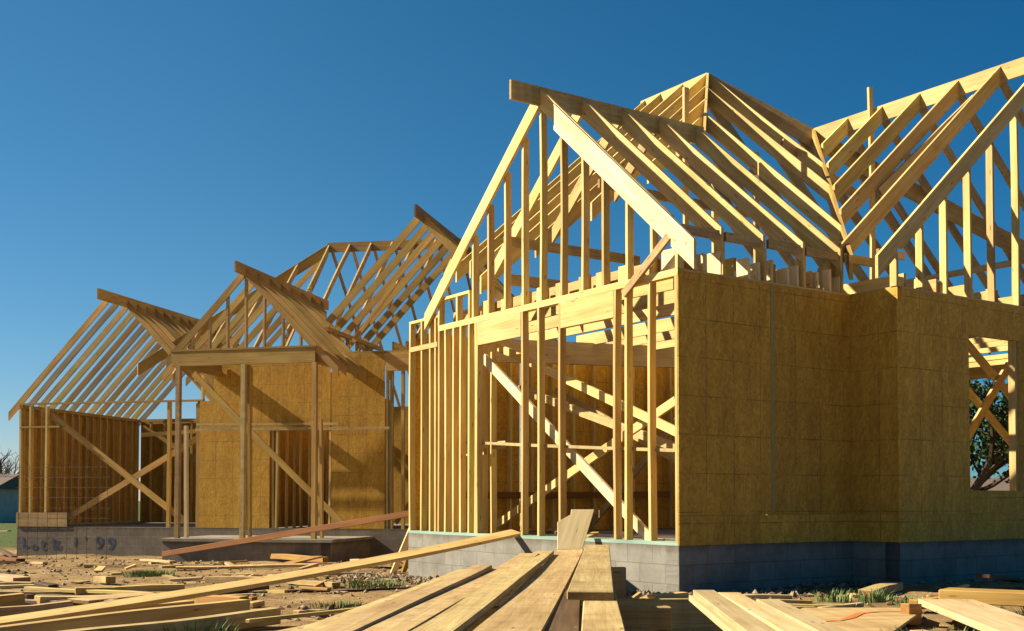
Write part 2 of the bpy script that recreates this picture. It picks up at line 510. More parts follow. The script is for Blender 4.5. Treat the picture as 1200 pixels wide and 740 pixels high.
# ------------------------------------------------------------------ right-hand house frame
# local axes: x = b (along the sheathed wall, away to the right), y = a (along the open gable wall, away to the left)
PHI = 0.5999
CX, CY = 1.7235, 11.952
FLOOR = 0.478
TOP = 3.368
S_ = 0.869
Z0 = 3.885                     # roof plane at the wall line
rh = empty('house_frame', (CX, CY, 0), PHI)
tag(rh, 'tall pale timber house frame with strand board wall and open front gable on block foundation', 'house frame', 'timber house frames')
AA, ZA = 2.413, 5.982
AP, BP, ZP = 4.57, 4.871, 7.856
AR, BR, ZR = 3.403, 6.04, 6.842
AL, BW = 5.69, 9.4             # extents
JB, JA = 2.72, -0.657          # jog
P = rh
pine = M['pine']
RD, RW = 0.192, 0.038          # rafter
UPB = (1, 0, 0)                # stud depth along b
UPA = (0, 1, 0)

def stud(name, b, a, z0, z1, up, m=None, w=0.038, h=0.089, jit=1.0, parent=None):
    return member(name, (b, a, z0), (b, a, z1), w, h, up, m or pine, parent or P, 'c', jit=jit)

# foundation walls, outside faces on the wall lines
F0 = -0.6
for p0, p1 in (((0, AL), (0, 0)), ((0.0, 0), (JB, 0)), ((JB, 0.0), (JB, JA)), ((JB, JA), (BW, JA)), ((BW, JA), (BW, AL)), ((BW, AL), (0, AL))):
    p0 = Vector(p0); p1 = Vector(p1); d = (p1 - p0).normalized()
    # mitre by holding each wall back where the neighbour runs through
    wall_block('foundation_wall', p0 + d * 0.0, p1 - d * 0.0021, 0.2, F0, FLOOR - 0.002 * random.random(), M['block'], P)
box('floor_slab', (0.203, 0.003, FLOOR - 0.14), (BW - .203, AL - .203, FLOOR - 0.012), M['slab'], P)
box('floor_slab', (JB + 0.203, JA + 0.203, FLOOR - 0.14), (BW - .203, 0.0, FLOOR - 0.012), M['slab'], P)

# ---- open gable wall (b = 0)
member('sill_plate', (0.07, AL, FLOOR), (0.07, 0.012, FLOOR), 0.14, 0.038, (0, 0, 1), M['treated'], P, 'b', jit=.3)
ZS = FLOOR + 0.038
HB = 0.0445
for a in (5.662, 5.338, 5.10, 4.952, 4.855, 4.685, 4.47, 4.285, 4.075, 3.915, 3.868):
    z1 = 3.485 if a > 4.9 else TOP - 0.078
    stud('stud', HB, a, ZS, z1, UPB)
for a in (2.838, 2.491, 2.058, 1.03, 0.845, 0.451, 0.033):
    stud('stud', HB, a, ZS, TOP - 0.078, UPB, jit=1.0 if a > .1 else 0)
# second row seen just inside, the return of the side room
for a, b in ((5.2, .4), (4.9, .42), (4.62, .42), (4.35, .43), (4.1, .42)):
    stud('stud', b, a, FLOOR, TOP - .1, UPB)
member('top_plate', (HB, 4.872, TOP - 0.0385), (HB, 0.002, TOP - 0.0385), 0.089, 0.038, (0, 0, 1), pine, P, 't', jit=.2)
member('top_plate', (HB, 4.872, TOP), (HB, 0.002, TOP), 0.089, 0.0375, (0, 0, 1), pine, P, 't', jit=.2)
for a0, a1 in ((3.845, 2.862), (2.034, 1.052)):
    member('header', (HB - .012, a0, 3.137), (HB - .012, a1, 3.137), 0.07, 0.302, (0, 0, 1), pine, P, jit=.3)
member('top_plate', (HB, AL - .003, 3.525), (HB, 4.88, 3.525), 0.089, 0.038, (0, 0, 1), pine, P, 't', jit=.3)
member('wall_plate', (HB - .006, AL - .02, 3.15), (HB - .006, 4.885, 3.15), 0.089, 0.07, (0, 0, 1), pine, P, 't', jit=.3)
stud('gable_stud', HB, 4.853, TOP + .001, 3.707, UPB)
stud('gable_stud', HB, 4.38, TOP + .001, 3.707, UPB)
member('wall_plate', (HB, 4.873, 3.745), (HB, 4.06, 3.745), 0.089, 0.038, (0, 0, 1), pine, P, 't', jit=.2)
stud('gable_stud', HB, 4.07, TOP + .001, 3.705, UPB)
# gable rafters, their faces just proud of the studs
OV = 0.329
NT_ = (OV + 0.012, 0.10)
def a_right(b, a_hi, z_hi, m=pine, lo=-OV, notch=NT_):
    return member('rafter', (b, lo, Z0 + S_ * lo), (b, a_hi, z_hi), RW, RD, (0, 0, 1), m, P, 't', True, notch, jit=.6)
a_right(-0.021, AA - 0.02, ZA - .02, lo=.05, notch=None)
RD = 0.235
a_right(-0.062, 2.06, Z0 + S_ * 2.06 - .012, m=M['fresh_lit'])
RD = 0.192
member('rafter', (-0.021, 2 * AA + 0.36, Z0 - S_ * 0.36), (-0.021, AA + 0.02, ZA - .02), RW, RD - .02, (0, 0, 1), pine, P, 't', True, None, jit=.6)
for a in (3.976, 3.604, 3.217, 2.817, 2.443, 2.027, 1.615, 1.238, 0.821, 0.412):
    zt = Z0 + S_ * min(a, 2 * AA - a)
    stud('gable_stud', HB, a, TOP + .001, zt - 0.15, UPB)
stud('gable_stud', 0.047, 0.022, TOP + .001, 3.76, UPB)
for a in (3.80, 3.32, 2.92, 2.55, 2.15, 1.72, 1.36, .96, .30):
    stud('blocking', 0.115, a + random.uniform(-.03, .03), TOP + .002, TOP + random.uniform(.15, .21), UPB, w=.19, h=.038)
member('brace', (-0.062, 0.80, 3.20), (-0.062, 0.06, 3.70), 0.038, 0.089, (0, 0, 1), M['plank'], P)
# ---- ridge, A wing rafters
member('ridge_board', (-0.464, AA, ZA), (2.69, AA, ZA), 0.038, 0.235, (0, 0, 1), M['plank'], P, 't', jit=.3)
for b in (0.63, 1.27, 1.91, 2.55):
    a_right(b, AA - 0.02, ZA - .02, lo=-.015, notch=None)
for b in (0.63, 1.25, 1.86, 2.45):
    a_e = 2 * AA - max(0.0, b - 0.3)
    member('rafter', (b, a_e, ZA - S_ * (a_e - AA)), (b, AA + 0.02, ZA - .02), RW, RD - .03, (0, 0, 1), pine, P, 't', True, jit=.6)
# ---- main roof: hips, ridge, valley
def hipline(p0, p1, m=pine, w=.038, h=.26):
    return member('hip_rafter', p0, p1, w, h, (0, 0, 1), m, P, 't', True, jit=.3)
hipline((2.72, AA + .01, ZA - .03), (BP, AP, ZP))
hipline((BR, AR, ZR), (BP, AP, ZP), M['plank'])
hipline((BW + .2, AR - (BW + .2 - BR), ZR - S_ * (BW + .2 - BR)), (BR, AR, ZR), M['plank'])
member('ridge_board', (BP, AP, ZP), (BP, 6.2, ZP), 0.038, 0.26, (0, 0, 1), pine, P, 't', jit=.3)
member('valley_rafter', (JB - .1, -.1, Z0 - S_ * .1), (BR, AR, ZR), 0.045, 0.25, (0, 0, 1), M['orange'], P, 't', True, jit=.3)
# hip end (faces the camera side)
for b in (3.24, 4.25):
    a_lo = b - JB; a_hi = AA + (b - 2.714)
    a_right(b, a_hi, Z0 + S_ * a_hi, lo=a_lo, notch=None)
for b in (4.89,):
    a_lo = b - JB; a_hi = AP - (b - BP)
    a_right(b, a_hi, Z0 + S_ * a_hi, lo=a_lo, notch=None)
# left main slope (over b), right main slope behind
B0 = 0.30
for a in (2.95, 3.5, 4.05, 4.6, 5.15, 5.7, 6.1):
    b_hi = 2.714 + (a - AA) if a < AP else BP
    z_hi = Z0 + S_ * (b_hi - B0)
    b_lo = B0 + max(0.0, 2 * AA - a) if a < 4.83 else 1.05
    member('rafter', (b_lo, a, Z0 + S_ * (b_lo - B0)), (b_hi - .02, a, z_hi - .02), RW, RD, (0, 0, 1), pine, P, 't', True, jit=.6)
for a in (3.0, 3.6, 4.2, 4.8, 5.4, 6.05):
    b_lo = BP + .02; 
    b_top = BP if a >= AP else BP + (AP - a)
    z_top = ZP - S_ * (b_top - BP)
    member('rafter', (BW + .3, a, ZP - S_ * (BW + .3 - BP)), (b_top, a, z_top), RW, RD, (0, 0, 1), M['plank'], P, 't', True, jit=.6)
# ---- right wing: ridge, both slopes
member('ridge_board', (BR, AR - .02, ZR), (BR, JA - .35, ZR), 0.038, 0.235, (0, 0, 1), pine, P, 't', jit=.2)
for a in (2.725, 2.084, 1.429, 0.80, 0.158, JA + 0.02):
    b_lo = JB + a if a > 0.05 else JB - .33
    if a > .05 and a < .3: b_lo = JB - .36
    mm = pine
    member('rafter', (b_lo, a, ZR - S_ * (BR - b_lo)), (BR - .02, a, ZR - .02), RW, RD, (0, 0, 1), mm, P, 't', True, NT_ if a < .3 else None, jit=.6)
    b_hi = BW + .33 if a < 2.2 else BR + (a and (AR - a) * 0 + (BW + .33 - BR))
    member('rafter', (b_hi, a + .045, ZR - S_ * (b_hi - BR)), (BR + .02, a + .045, ZR - .02), RW, RD - .05, (0, 0, 1), M['plank'], P, 't', True, jit=.6)
for b in (2.659, 3.126, 3.579, 4.053, 4.529, 5.042, 5.5, 5.95, 6.4, 6.85, 7.3, 7.75, 8.2, 8.65):
    zt = ZR - S_ * abs(BR - b)
    stud('gable_stud', b + .08, JA + .056, TOP + .001, max(TOP + .36, zt - .17), UPA)
stud('roof_prop', BR - 0.06, 2.26, TOP, 7.148, UPB)
stud('roof_prop', 3.02, 3.10, TOP, 6.80, UPB)
stud('roof_prop', 3.9, 2.6, TOP, 5.9, UPB)
member('blocking', (.23, 4.52, 1.60), (.23, 4.02, 1.60), .05, .09, (0, 0, 1), pine, P)
stud('roof_prop', 2.2, 1.7, TOP, 5.2, UPB)
member('purlin_brace', (4.25, .75, 4.96), (6.05, .55, 6.50), .038, .13, (0, 0, 1), M['pale'], P)
member('purlin_brace', (8.3, JA, 4.62), (8.3, 4.2, 4.62), .038, .10, (0, 0, 1), M['pale'], P)
member('purlin_brace', (4.6, 2.75, 6.2), (6.1, 2.6, 5.6), .038, .14, (0, 0, 1), M['plank'], P)
member('purlin_brace', (1.55, 0.55, 4.06), (2.45, 2.25, 5.45), .09, .03, (0, 0, 1), M['pale'], P)
member('purlin_brace', (2.95, 0.65, 4.06), (3.6, 2.45, 5.55), .09, .03, (0, 0, 1), M['pale'], P)
member('purlin_brace', (.12, 3.4, 4.3), (2.4, 3.4, 4.3), .038, .13, (0, 0, 1), M['plank'], P)
member('purlin_brace', (.12, 1.45, 4.6), (2.9, 1.45, 4.6), .038, .10, (0, 0, 1), M['plank'], P)
member('purlin_brace', (.12, 3.3, 3.78), (3.4, 3.3, 3.80), .038, .14, (0, 0, 1), M['plank'], P)
# ---- eave blocking and ceiling joists
b = 0.25
while b < JB - 0.1:
    member('ceiling_joist', (b, 0.022, TOP + .001), (b, 4.84 if b < 1 else 5.6, TOP + .001), 0.038, 0.184 + random.uniform(0, .03), (0, 0, 1), pine, P, 'b', jit=.5)
    b += 0.61
for b in (3.0, 3.6, 4.2, 4.8, 5.4, 6.0, 6.6, 7.2, 7.8, 8.4, 8.9):
    member('ceiling_joist', (b, JA + .11, TOP + .001), (b, 5.6, TOP + .001), 0.038, 0.184, (0, 0, 1), pine, P, 'b', jit=.5)
for i in range(5):
    b0_ = 0.02 + i * 0.635
    member('blocking', (b0_ + .03, -.01 + .012 * (i % 2), 3.78), (b0_ + .56, -.01 + .012 * (i % 2), 3.78), .038, .10, (0, 0, 1), M['plank'], P)
for i, b in enumerate((.09, .40, .66, .86, 1.07, 1.23, 1.45, 1.69, 1.85, 2.18, 2.40, 2.58)):
    stud('blocking', b, .185, TOP + .002, TOP + (.24, .20, .26, .19)[i % 4], UPA, w=.038, h=.32, m=M['fresh_lit'])  # paler wood puts the strong light on these ends into their colour
for b in (.63, 1.27, 1.91, 2.55):
    stud('blocking', b + .04, .07, TOP + .002, TOP + .36, UPA, w=.036, h=.13)
member('blocking', (JB + .05, JA + .3, 3.80), (JB + .55, JA + .32, 3.82), .038, .09, (0, 0, 1), M['pale'], P)
for b in (2.95, 3.3, 3.72, 4.25, 4.7, 5.3):
    stud('blocking', b, JA + .13, TOP + .002, TOP + random.uniform(.12, .2), UPA, w=.15, h=.04)
# ---- sheathed wall (a = 0) with plates and studs behind
EPS = 0.0015
for b0_, b1_, z0_, z1_ in ((0.004, 1.374, .792, 3.345), (1.378, 2.716, .790, 3.347), (0.004, 1.19, .470, .788), (1.194, 2.716, .470, .787)):
    sheet('sheathing_panel', (b0_, 0), (b1_, 0), z0_, z1_, M['osb'], P)
sheet('sheathing_panel', (JB, -0.002), (JB, JA + .004), .790, 3.345, M['osb'], P)
sheet('sheathing_panel', (JB, -0.002), (JB, JA + .004), .470, .787, M['osb'], P)
WB0, WB1, WZ0, WZ1 = 4.043, 5.06, 1.066, 2.925
for b0_, b1_, z0_, z1_ in ((JB - .001, WB0, .79, 3.345), (WB0 + .003, BW, WZ1, 3.345), (WB0 + .003, BW, .792, WZ0), (WB1 + .003, BW, WZ0 + .003, WZ1 - .003), (JB - .001, 4.2, .47, .787), (4.203, BW, .47, .789)):
    sheet('sheathing_panel', (b0_, JA), (b1_, JA), z0_, z1_, M['osb'], P)
def plate_run(p0, p1, z, h=.038, m=pine, name='top_plate', w=.089):
    member(name, (*p0, z), (*p1, z), w, h, (0, 0, 1), m, P, 't', jit=.2)
I_ = .0115 + .0445
plate_run((.09, I_), (JB + .1, I_), TOP); plate_run((.09, I_), (JB + .1, I_), TOP - .039)
plate_run((JB + I_, 0), (JB + I_, JA + .012), TOP - .001)
plate_run((JB + .1, JA + I_), (BW - .1, JA + I_), TOP); plate_run((JB + .012, JA + I_), (BW - .012, JA + I_), TOP - .039)
plate_run((.1, I_), (JB, I_), FLOOR + .038, m=M['treated'], name='sill_plate')
plate_run((JB + .012, JA + I_), (BW - .012, JA + I_), FLOOR + .038, m=M['treated'], name='sill_plate')
for b in (.43, .84, 1.25, 1.65, 2.06, 2.47):
    stud('stud', b, I_, ZS, TOP - .078, UPA)
for b in (3.1, 3.5, 3.95, 4.02, 5.081, 5.12, 5.6, 6.0, 6.4, 6.8, 7.2, 7.6, 8.0, 8.4, 8.8, 9.2):
    stud('stud', b, JA + I_, ZS, TOP - .078, UPA)
member('header', (WB0 - .04, JA + I_, WZ1 + .12), (WB1 + .04, JA + I_, WZ1 + .12), .085, .235, (0, 0, 1), pine, P)
member('window_sill', (WB0 - .03, JA + I_, WZ0), (WB1 + .03, JA + I_, WZ0), .089, .038, (0, 0, 1), pine, P, 't')
stud('stud', 5.018, JA + I_, WZ0 + .002, WZ1, UPA)
member('brace', (5.55, .62, 3.32), (8.3, .62, 1.45), .038, .12, (0, 0, 1), pine, P)
member('brace', (7.22, .56, 3.32), (5.1, .56, 1.1), .038, .12, (0, 0, 1), pine, P)
member('brace', (5.8, .70, 2.62), (7.9, .70, 1.2), .038, .11, (0, 0, 1), pine, P)
# unseen backing added behind the panel joints to block light leaking through
for p0, p1 in (((.02, .03), (1.30, .03)), ((1.42, .03), (JB - .02, .03)), ((JB + .03, -.03), (JB + .03, JA + .04)), ((JB + .06, JA + .03), (BW - .1, JA + .03))):
    member('blocking', (*p0, .79), (*p1, .79), .03, .07, (0, 0, 1), pine, P, jit=0)
stud('stud', 1.376, I_ + .001, ZS, TOP - .079, UPA, w=.07, jit=0)
stud('stud', 1.192, I_ + .002, ZS, 1.2, UPA)
stud('stud', JB + .03, .035, ZS, TOP - .079, UPA, w=.075, h=.06, jit=0)
stud('stud', JB + .055, JA + .035, ZS, TOP - .079, UPA, w=.08, h=.04, jit=0)
member('seam_tape', (1.40, -.002, .82), (1.405, -.002, 3.30), .004, .055, (1, 0, 0), M['seam'], P, jit=0)
# ---- left side wall (a = AL), sheathed on the far side, and back wall (b = BW) with a wide opening
for b0_, b1_ in ((BW, 6.9), (6.897, 4.45), (4.447, 1.96), (1.935, 0.004)):
    sheet('sheathing_panel', (b0_, AL), (b1_, AL), .47, 3.345, M['osb'], P)
for i in range(22):
    stud('stud', .5 + .406 * i, AL - I_, ZS, TOP - .078, UPA)
member('top_plate', (.1, AL - I_, TOP - .04), (BW - .1, AL - I_, TOP - .04), .089, .076, (0, 0, 1), pine, P)
member('ceiling_beam', (.75, 5.2, 3.13), (5.6, 5.2, 3.33), .09, .34, (0, 0, 1), M['fresh_lit'], P)  # paler wood stands in for light bounced onto the beam
stud('post', .82, 5.2, FLOOR, 2.96, UPB, w=.09)
stud('post', 5.5, 5.2, FLOOR, 3.15, UPB, w=.09)
for a in (5.45, 5.0, 4.6, 4.2, 3.8, .9, .5, .1, -.3):
    stud('stud', BW - I_, a, ZS, TOP - .078, UPB)
member('top_plate', (BW - I_, AL - .1, TOP), (BW - I_, JA + .1, TOP), .089, .076, (0, 0, 1), pine, P, 't')
member('header', (BW - I_, 3.82, 3.14), (BW - I_, .88, 3.14), .085, .28, (0, 0, 1), pine, P)
# inner partition (b = 5.6) with a doorway
for a in (5.3, 4.9, 4.5, 4.1, 3.7):
    stud('stud', 5.7, a, FLOOR, TOP - .04, UPB)
member('top_plate', (5.7, AL - .1, TOP), (5.7, 3.6, TOP), .089, .038, (0, 0, 1), pine, P, 't')
# inner temporary braces seen through the open wall
member('brace', (.16, 3.95, 2.84), (.16, .58, .50), .038, .125, (0, 0, 1), M['fresh_lit'], P)
member('brace', (.62, 4.55, 3.15), (.62, .45, 1.62), .038, .105, (0, 0, 1), pine, P)
member('brace', (1.0, 4.5, 2.55), (1.0, .9, 1.50), .038, .105, (0, 0, 1), M['plank'], P)
member('brace', (1.05, 5.15, .52), (.75, .85, 2.08), .038, .105, (0, 0, 1), pine, P)
member('brace', (2.2, 5.1, 2.6), (2.2, 2.0, 1.3), .038, .10, (0, 0, 1), pine, P)
member('brace', (2.9, 5.1, .6), (2.5, 2.4, 2.3), .038, .10, (0, 0, 1), M['plank'], P)
member('brace', (.13, 4.55, 1.745), (.13, .10, 1.47), .10, .036, (0, 0, 1), M['plank'], P)
member('brace', (.9, 5.6, 1.02), (4.9, 5.55, 1.05), .03, .10, (0, 0, 1), M['red'], P)
member('brace', (1.5, 1.6, FLOOR), (1.45, .95, 3.3), .09, .04, (1, 0, 0), pine, P)
member('blocking', (.19, 4.5, 1.66), (.19, 4.2, 1.66), .04, .10, (0, 0, 1), M['pale'], P)
member('blocking', (.22, 3.82, 1.67), (.22, 3.5, 1.67), .04, .10, (0, 0, 1), M['pale'], P)

# ------------------------------------------------------------------ left-hand house frame, farther back
# local axes: x = u along its front, y = w away from the camera
PSI = -0.232
lh = empty('house_frame', (-11.315, 26.451, 0), PSI)
tag(lh, 'smaller dull brown house frame farther back with a porch gable and spray painted foundation', 'house frame', 'timber house frames')
P = lh
old = M['pine_old']
FL = 0.345
T2 = 3.13
for p0, p1 in (((0, 5), (0, 0)), ((0, 0), (12, 0)), ((12, 0), (12, 9)), ((12, 9), (0, 9)), ((0, 9), (0, 5.0021))):
    p0 = Vector(p0); p1 = Vector(p1); d = (p1 - p0).normalized()
    wall_block('foundation_wall', p0, p1 - d * .0021, .2, -0.9, FL, M['block_old'], P)
# written on the foundation in blue spray paint
def spray(text, u, z, size, m='blue_paint'):
    cu = bpy.data.curves.new('painted_writing', 'FONT')
    cu.body = text; cu.size = size; cu.extrude = 0.0; cu.resolution_u = 6
    ob = bpy.data.objects.new('tmp', cu)
    me = bpy.data.meshes.new_from_object(ob)
    bpy.data.objects.remove(ob)
    for v in me.vertices:
        v.co.z += 0
    o = link('painted_writing', me, M[m], P)
    o.location = (u, -0.004, z); o.rotation_euler = (R(90), 0, 0)
    return o
for ch, u, z, size in (('L', .14, -.14, .34), ('o', .38, -.19, .28), ('t', .62, -.19, .40), ('1', .86, -.17, .36), ('6', 1.00, -.19, .32), ('1', 1.44, -.1, .30), ("'", 1.74, -.1, .3), ('9', 2.02, -.16, .42), ('9', 2.32, -.17, .40)):
    for du, dz in ((0, 0), (.018, .007), (-.012, .012)):
        spray(ch, u + du, z + dz, size, 'blue_paint' if ch in '9t' else 'blue_faint').location.y = -.003 - .002 * random.random()
box('floor_slab', (.203, .203, FL - .15), (11.79, 8.79, FL - .012), M['slab'], P)
for p0, p1 in (((4.95, 0), (4.95, -2.2)), ((4.95, -2.2), (8.55, -2.2)), ((8.55, -2.2), (8.55, 0))):
    p0 = Vector(p0); p1 = Vector(p1); d = (p1 - p0).normalized()
    wall_block('porch_foundation', p0, p1 - d * .0021, .2, -0.9, .125, M['block_old'], P)
box('porch_slab', (4.90, -2.26, .128), (8.60, -.003, .185), M['slab'], P)

def lm(name, p0, p1, w=.038, h=.089, up=(0, 0, 1), m=None, anchor='c', plumb=False, jit=1.5):
    return member(name, p0, p1, w, h, up, m or old, P, anchor, plumb, None, jit)
UU, UW = (1, 0, 0), (0, 1, 0)
# ---- left wing: sheathed left wall seen from inside, open front
sheet('sheathing_panel', (0, 2.44), (0, .1), FL, T2 - .02, M['osb_old'], P)
sheet('sheathing_panel', (0, 5.0), (0, 2.444), FL, T2 - .02, M['osb_old'], P)
for i in range(17):
    lm('stud', (.058, .1 + i * .3, FL + .04), (.058, .1 + i * .3, T2 - .04), up=UU, m=pine)  # lighter pine paints in the bounced light on these inner studs
lm('top_plate', (.058, 0, T2), (.058, 5.0, T2), .089, .076, anchor='t')
lm('sill_plate', (.058, .1, FL + .04), (.058, 5.0, FL + .04), .089, .038, anchor='t', m=M['treated'])
for u in (.04, .30, .72):
    lm('stud', (u, .05, FL + .02), (u, .05, T2 - .04), up=UW, w=.05, m=pine)
lm('top_plate', (0, .05, T2 + .04), (4.62, .05, T2 + .04), .089, .038, anchor='t')
lm('wall_plate', (.03, .05, 2.62), (1.05, .05, 2.62), .089, .038)
lm('sheathing_panel', (-.02, -.012, .51), (1.30, -.012, .51), .012, .32, m=M['plank'])
lm('brace', (.55, .13, 3.05), (4.15, .13, .48), .038, .14)
lm('brace', (1.2, .17, .55), (4.56, .17, 2.40), .038, .13)
lm('brace', (.4, 4.6, 2.9), (4.4, 4.6, .6), .038, .12)
for u in (.45, .85, 1.25, 1.65, 2.05, 2.45, 2.85, 3.8, 4.2):
    lm('stud', (u, 4.95, FL), (u, 4.95, T2 - .04), up=UW, m=pine)
sheet('sheathing_panel', (2.9, 5.02), (.1, 5.02), FL, T2 - .05, M['osb_old'], P)
lm('top_plate', (.1, 4.95, T2), (4.6, 4.95, T2), .089, .076, anchor='t')
lm('header', (2.85, 4.93, 2.60), (4.55, 4.93, 2.60), .09, .42)
for w, z1 in ((.05, T2), (1.3, T2), (2.0, T2), (2.7, 2.6), (3.4, T2), (4.1, T2)):
    lm('stud', (4.50, w, FL), (4.50, w, z1 - .04), up=UU)
lm('top_plate', (4.5, .1, T2), (4.5, 4.9, T2), .089, .076, anchor='t')
lm('stud', (3.78, .08, FL), (3.78, .08, T2), up=UW, w=.07)
lm('stud', (4.15, .9, FL), (4.15, .9, T2), up=UW, w=.05)
lm('wall_plate', (2.95, .3, 2.42), (4.6, .3, 2.50), .04, .09)
RDL = .135
SW = 1.03
HW = 2.275
ZW = T2 + .12 + SW * HW            # ridge line
lm('ridge_board', (HW, -.42, ZW + .06), (HW, 5.9, ZW + .06), .04, .24, anchor='t', m=M['red'] and M['pine_old'])
for i in range(14):
    w = .02 + i * .40
    lm('rafter', (-.27, w, ZW - SW * (HW + .27)), (HW - .02, w, ZW - .02), .038, RDL, anchor='t', plumb=True, m=(old, M['grey'], M['plank'], pine)[i % 4])
    if i > 0:
        lm('rafter', (2 * HW + .27, w + .35, ZW - SW * (HW + .27)), (HW + .02, w + .35, ZW - .02), .038, RDL, anchor='t', plumb=True)
# ---- porch: posts, beam, gable
PW = -2.0
lm('porch_beam', (5.03, PW, 3.80), (8.14, PW, 3.80), .09, .29, m=old)
lm('porch_beam', (5.06, PW + .05, 3.80), (5.06, -.02, 3.80), .09, .28)
lm('porch_beam', (8.10, PW + .05, 3.80), (8.10, -.02, 3.80), .09, .28)
lm('top_plate', (5.0, PW, 3.99), (8.17, PW, 3.99), .11, .04, anchor='t')
for u in (5.17, 6.60, 8.12):
    lm('porch_post', (u, PW, .187), (u, PW, 3.655), .09, .10, UW, m=M['plank'] if u < 6.8 else old)
lm('porch_post', (6.70, PW + .12, .187), (6.66, PW + .12, 3.65), .05, .09, UW)
lm('porch_post', (5.215, -1.72, .187), (5.19, -1.72, 2.47), .06, .09, UW, m=M['fresh_lit'])
lm('porch_post', (7.95, -1.2, .187), (7.92, -1.2, 2.6), .05, .09, UW)
UPR, ZPR, SP = 6.62, 5.60, 1.02
lm('ridge_board', (UPR, PW - .45, ZPR + .05), (UPR, 2.3, ZPR + .05), .04, .22, anchor='t')
pr = [PW - .01] + [PW + .55 * i for i in range(1, 8)]
for i, w in enumerate(pr):
    uu = 1.62 if i else 1.72
    d_ = max(0.0, (w - 0.2) / 1.05)
    lo = uu if w < .2 else max(.1, uu - d_ - .2)
    lm('rafter', (UPR - min(lo, 1.72), w, ZPR - SP * min(lo, 1.72)), (UPR - .02, w, ZPR - .02), .038, RDL, anchor='t', plumb=True)
    hi_ = min(lo + (.32 if w < .2 else 0), 2.0)
    lm('rafter', (UPR + hi_, w, ZPR - SP * hi_), (UPR + .02, w, ZPR - .02), .038, RDL, anchor='t', plumb=True)
for u in (5.45, 5.83, 6.22, 6.62, 7.02, 7.42, 7.80):
    lm('gable_stud', (u, PW + .05, 3.99), (u, PW + .05, ZPR - SP * abs(u - UPR) - .06), up=UW, m=M['plank'])
lm('brace', (4.95, -1.0, 3.62), (8.3, -.9, .45), .038, .13)
lm('wall_plate', (4.6, -.18, 2.60), (7.9, -.18, 2.57), .05, .05, m=M['plank'])
lm('wall_plate', (4.6, -.24, 2.48), (9.05, -.24, 2.46), .03, .06, m=M['plank'])
lm('brace', (7.0, .5, .4), (8.3, .5, 1.8), .04, .09, m=M['dark'])
# ---- middle front wall with doorway
for u0, u1, z0, z1 in ((4.56, 5.62, FL - .03, 3.13), (5.624, 6.22, FL, 3.95), (6.224, 7.62, 2.52, 3.95), (4.9, 5.62, 3.134, 3.95), (7.66, 8.86, FL - .03, 4.06)):
    sheet('sheathing_panel', (u0, 0 if u1 < 5.7 or u0 > 7.6 else .02), (u1, 0 if u1 < 5.7 or u0 > 7.6 else .02), z0, z1, M['osb_old'], P)
for u in (4.6, 6.3, 6.36, 7.3, 7.36, 7.6, 8.9):
    lm('stud', (u, .08, FL), (u, .08, 3.7), up=UW, w=.045, m=pine)
for u in (6.25, 6.55, 6.8, 6.95, 7.2, 7.5):
    lm('stud', (u, 2.6, FL), (u, 2.6, 3.0), up=UW, m=pine)  # lighter pine brightens the unlit interior by colour
for u in (6.15, 7.70):  # inner side panels added to keep light out of the doorway
    sheet('sheathing_panel', (u, 3.6), (u, .14), FL, 3.4, M['osb_old'], P)
sheet('sheathing_panel', (7.9, 5.6), (7.02, 5.6), FL, 3.4, M['osb_old'], P)
sheet('sheathing_panel', (6.9, 5.6), (5.0, 5.6), FL, 3.4, M['osb_old'], P)
for u in (6.32, 6.5, 6.66, 6.86, 7.0, 7.2, 7.4, 7.55):
    lm('stud', (u, .7, FL), (u, .7, 2.9), up=UW, m=pine)  # lighter pine paints light onto studs the sun does not reach
lm('header', (8.87, .05, 3.88), (11.6, .05, 3.88), .09, .38)
lm('top_plate', (7.6, .05, 4.12), (11.8, .05, 4.12), .09, .076, anchor='t')
for u in (9.0, 9.25, 9.62, 9.7, 11.0, 11.4):
    lm('stud', (u, .06, FL), (u, .06, 3.69), up=UW, w=.06)
for u in (9.15, 9.4):
    lm('stud', (u, 2.2, FL), (u, 2.2, 3.2), up=UW, w=.09, m=M['dark'])
lm('wall_plate', (8.9, 2.2, 2.75), (10.2, 2.2, 2.75), .09, .25, m=M['red'])
lm('brace', (8.9, .6, .45), (9.9, .9, 1.9), .04, .10)
sheet('sheathing_panel', (9.55, 4.6), (8.0, 4.6), FL, 3.2, M['osb_old'], P)
# ---- main roof behind: ridge, left hip, both slopes
WR, ZM, SM = 4.0, 7.40, 1.0
UH = 5.9
lm('ridge_board', (UH, WR, ZM + .04), (9.4, WR, ZM - .02), .04, .24, anchor='t')
lm('hip_rafter', (UH - 3.3, WR - 3.3, ZM - SM * 3.3), (UH, WR, ZM), .04, .24, anchor='t', plumb=True)
lm('hip_rafter', (UH - 3.3, WR + 3.3, ZM - SM * 3.3), (UH, WR, ZM), .04, .24, anchor='t', plumb=True)
R3U, R3Z, R3S = 9.65, 7.05, 1.05
for i in range(7):
    u = UH + .04 + i * .56
    zlo = max(3.6, ZPR - SP * abs(u - UPR) if abs(u - UPR) < 1.7 else 3.6, R3Z - R3S * (R3U - u) if u > 7.5 else 3.6)
    wlo = WR - (ZM - zlo) / SM
    lm('rafter', (u, wlo, zlo), (u, WR - .02, ZM - .02), .038, RDL, anchor='t', plumb=True, m=M['plank'])
    lm('rafter', (u + .05, WR + 4.4, ZM - SM * 4.4), (u + .05, WR + .02, ZM - .02), .038, RDL - .03, anchor='t', plumb=True)
for i in range(1, 5):
    t = i * .56
    lm('rafter', (UH - t, WR - 3.6, ZM - SM * 3.6), (UH - t, WR - t, ZM - SM * t), .038, RDL, anchor='t', plumb=True, m=M['plank'])
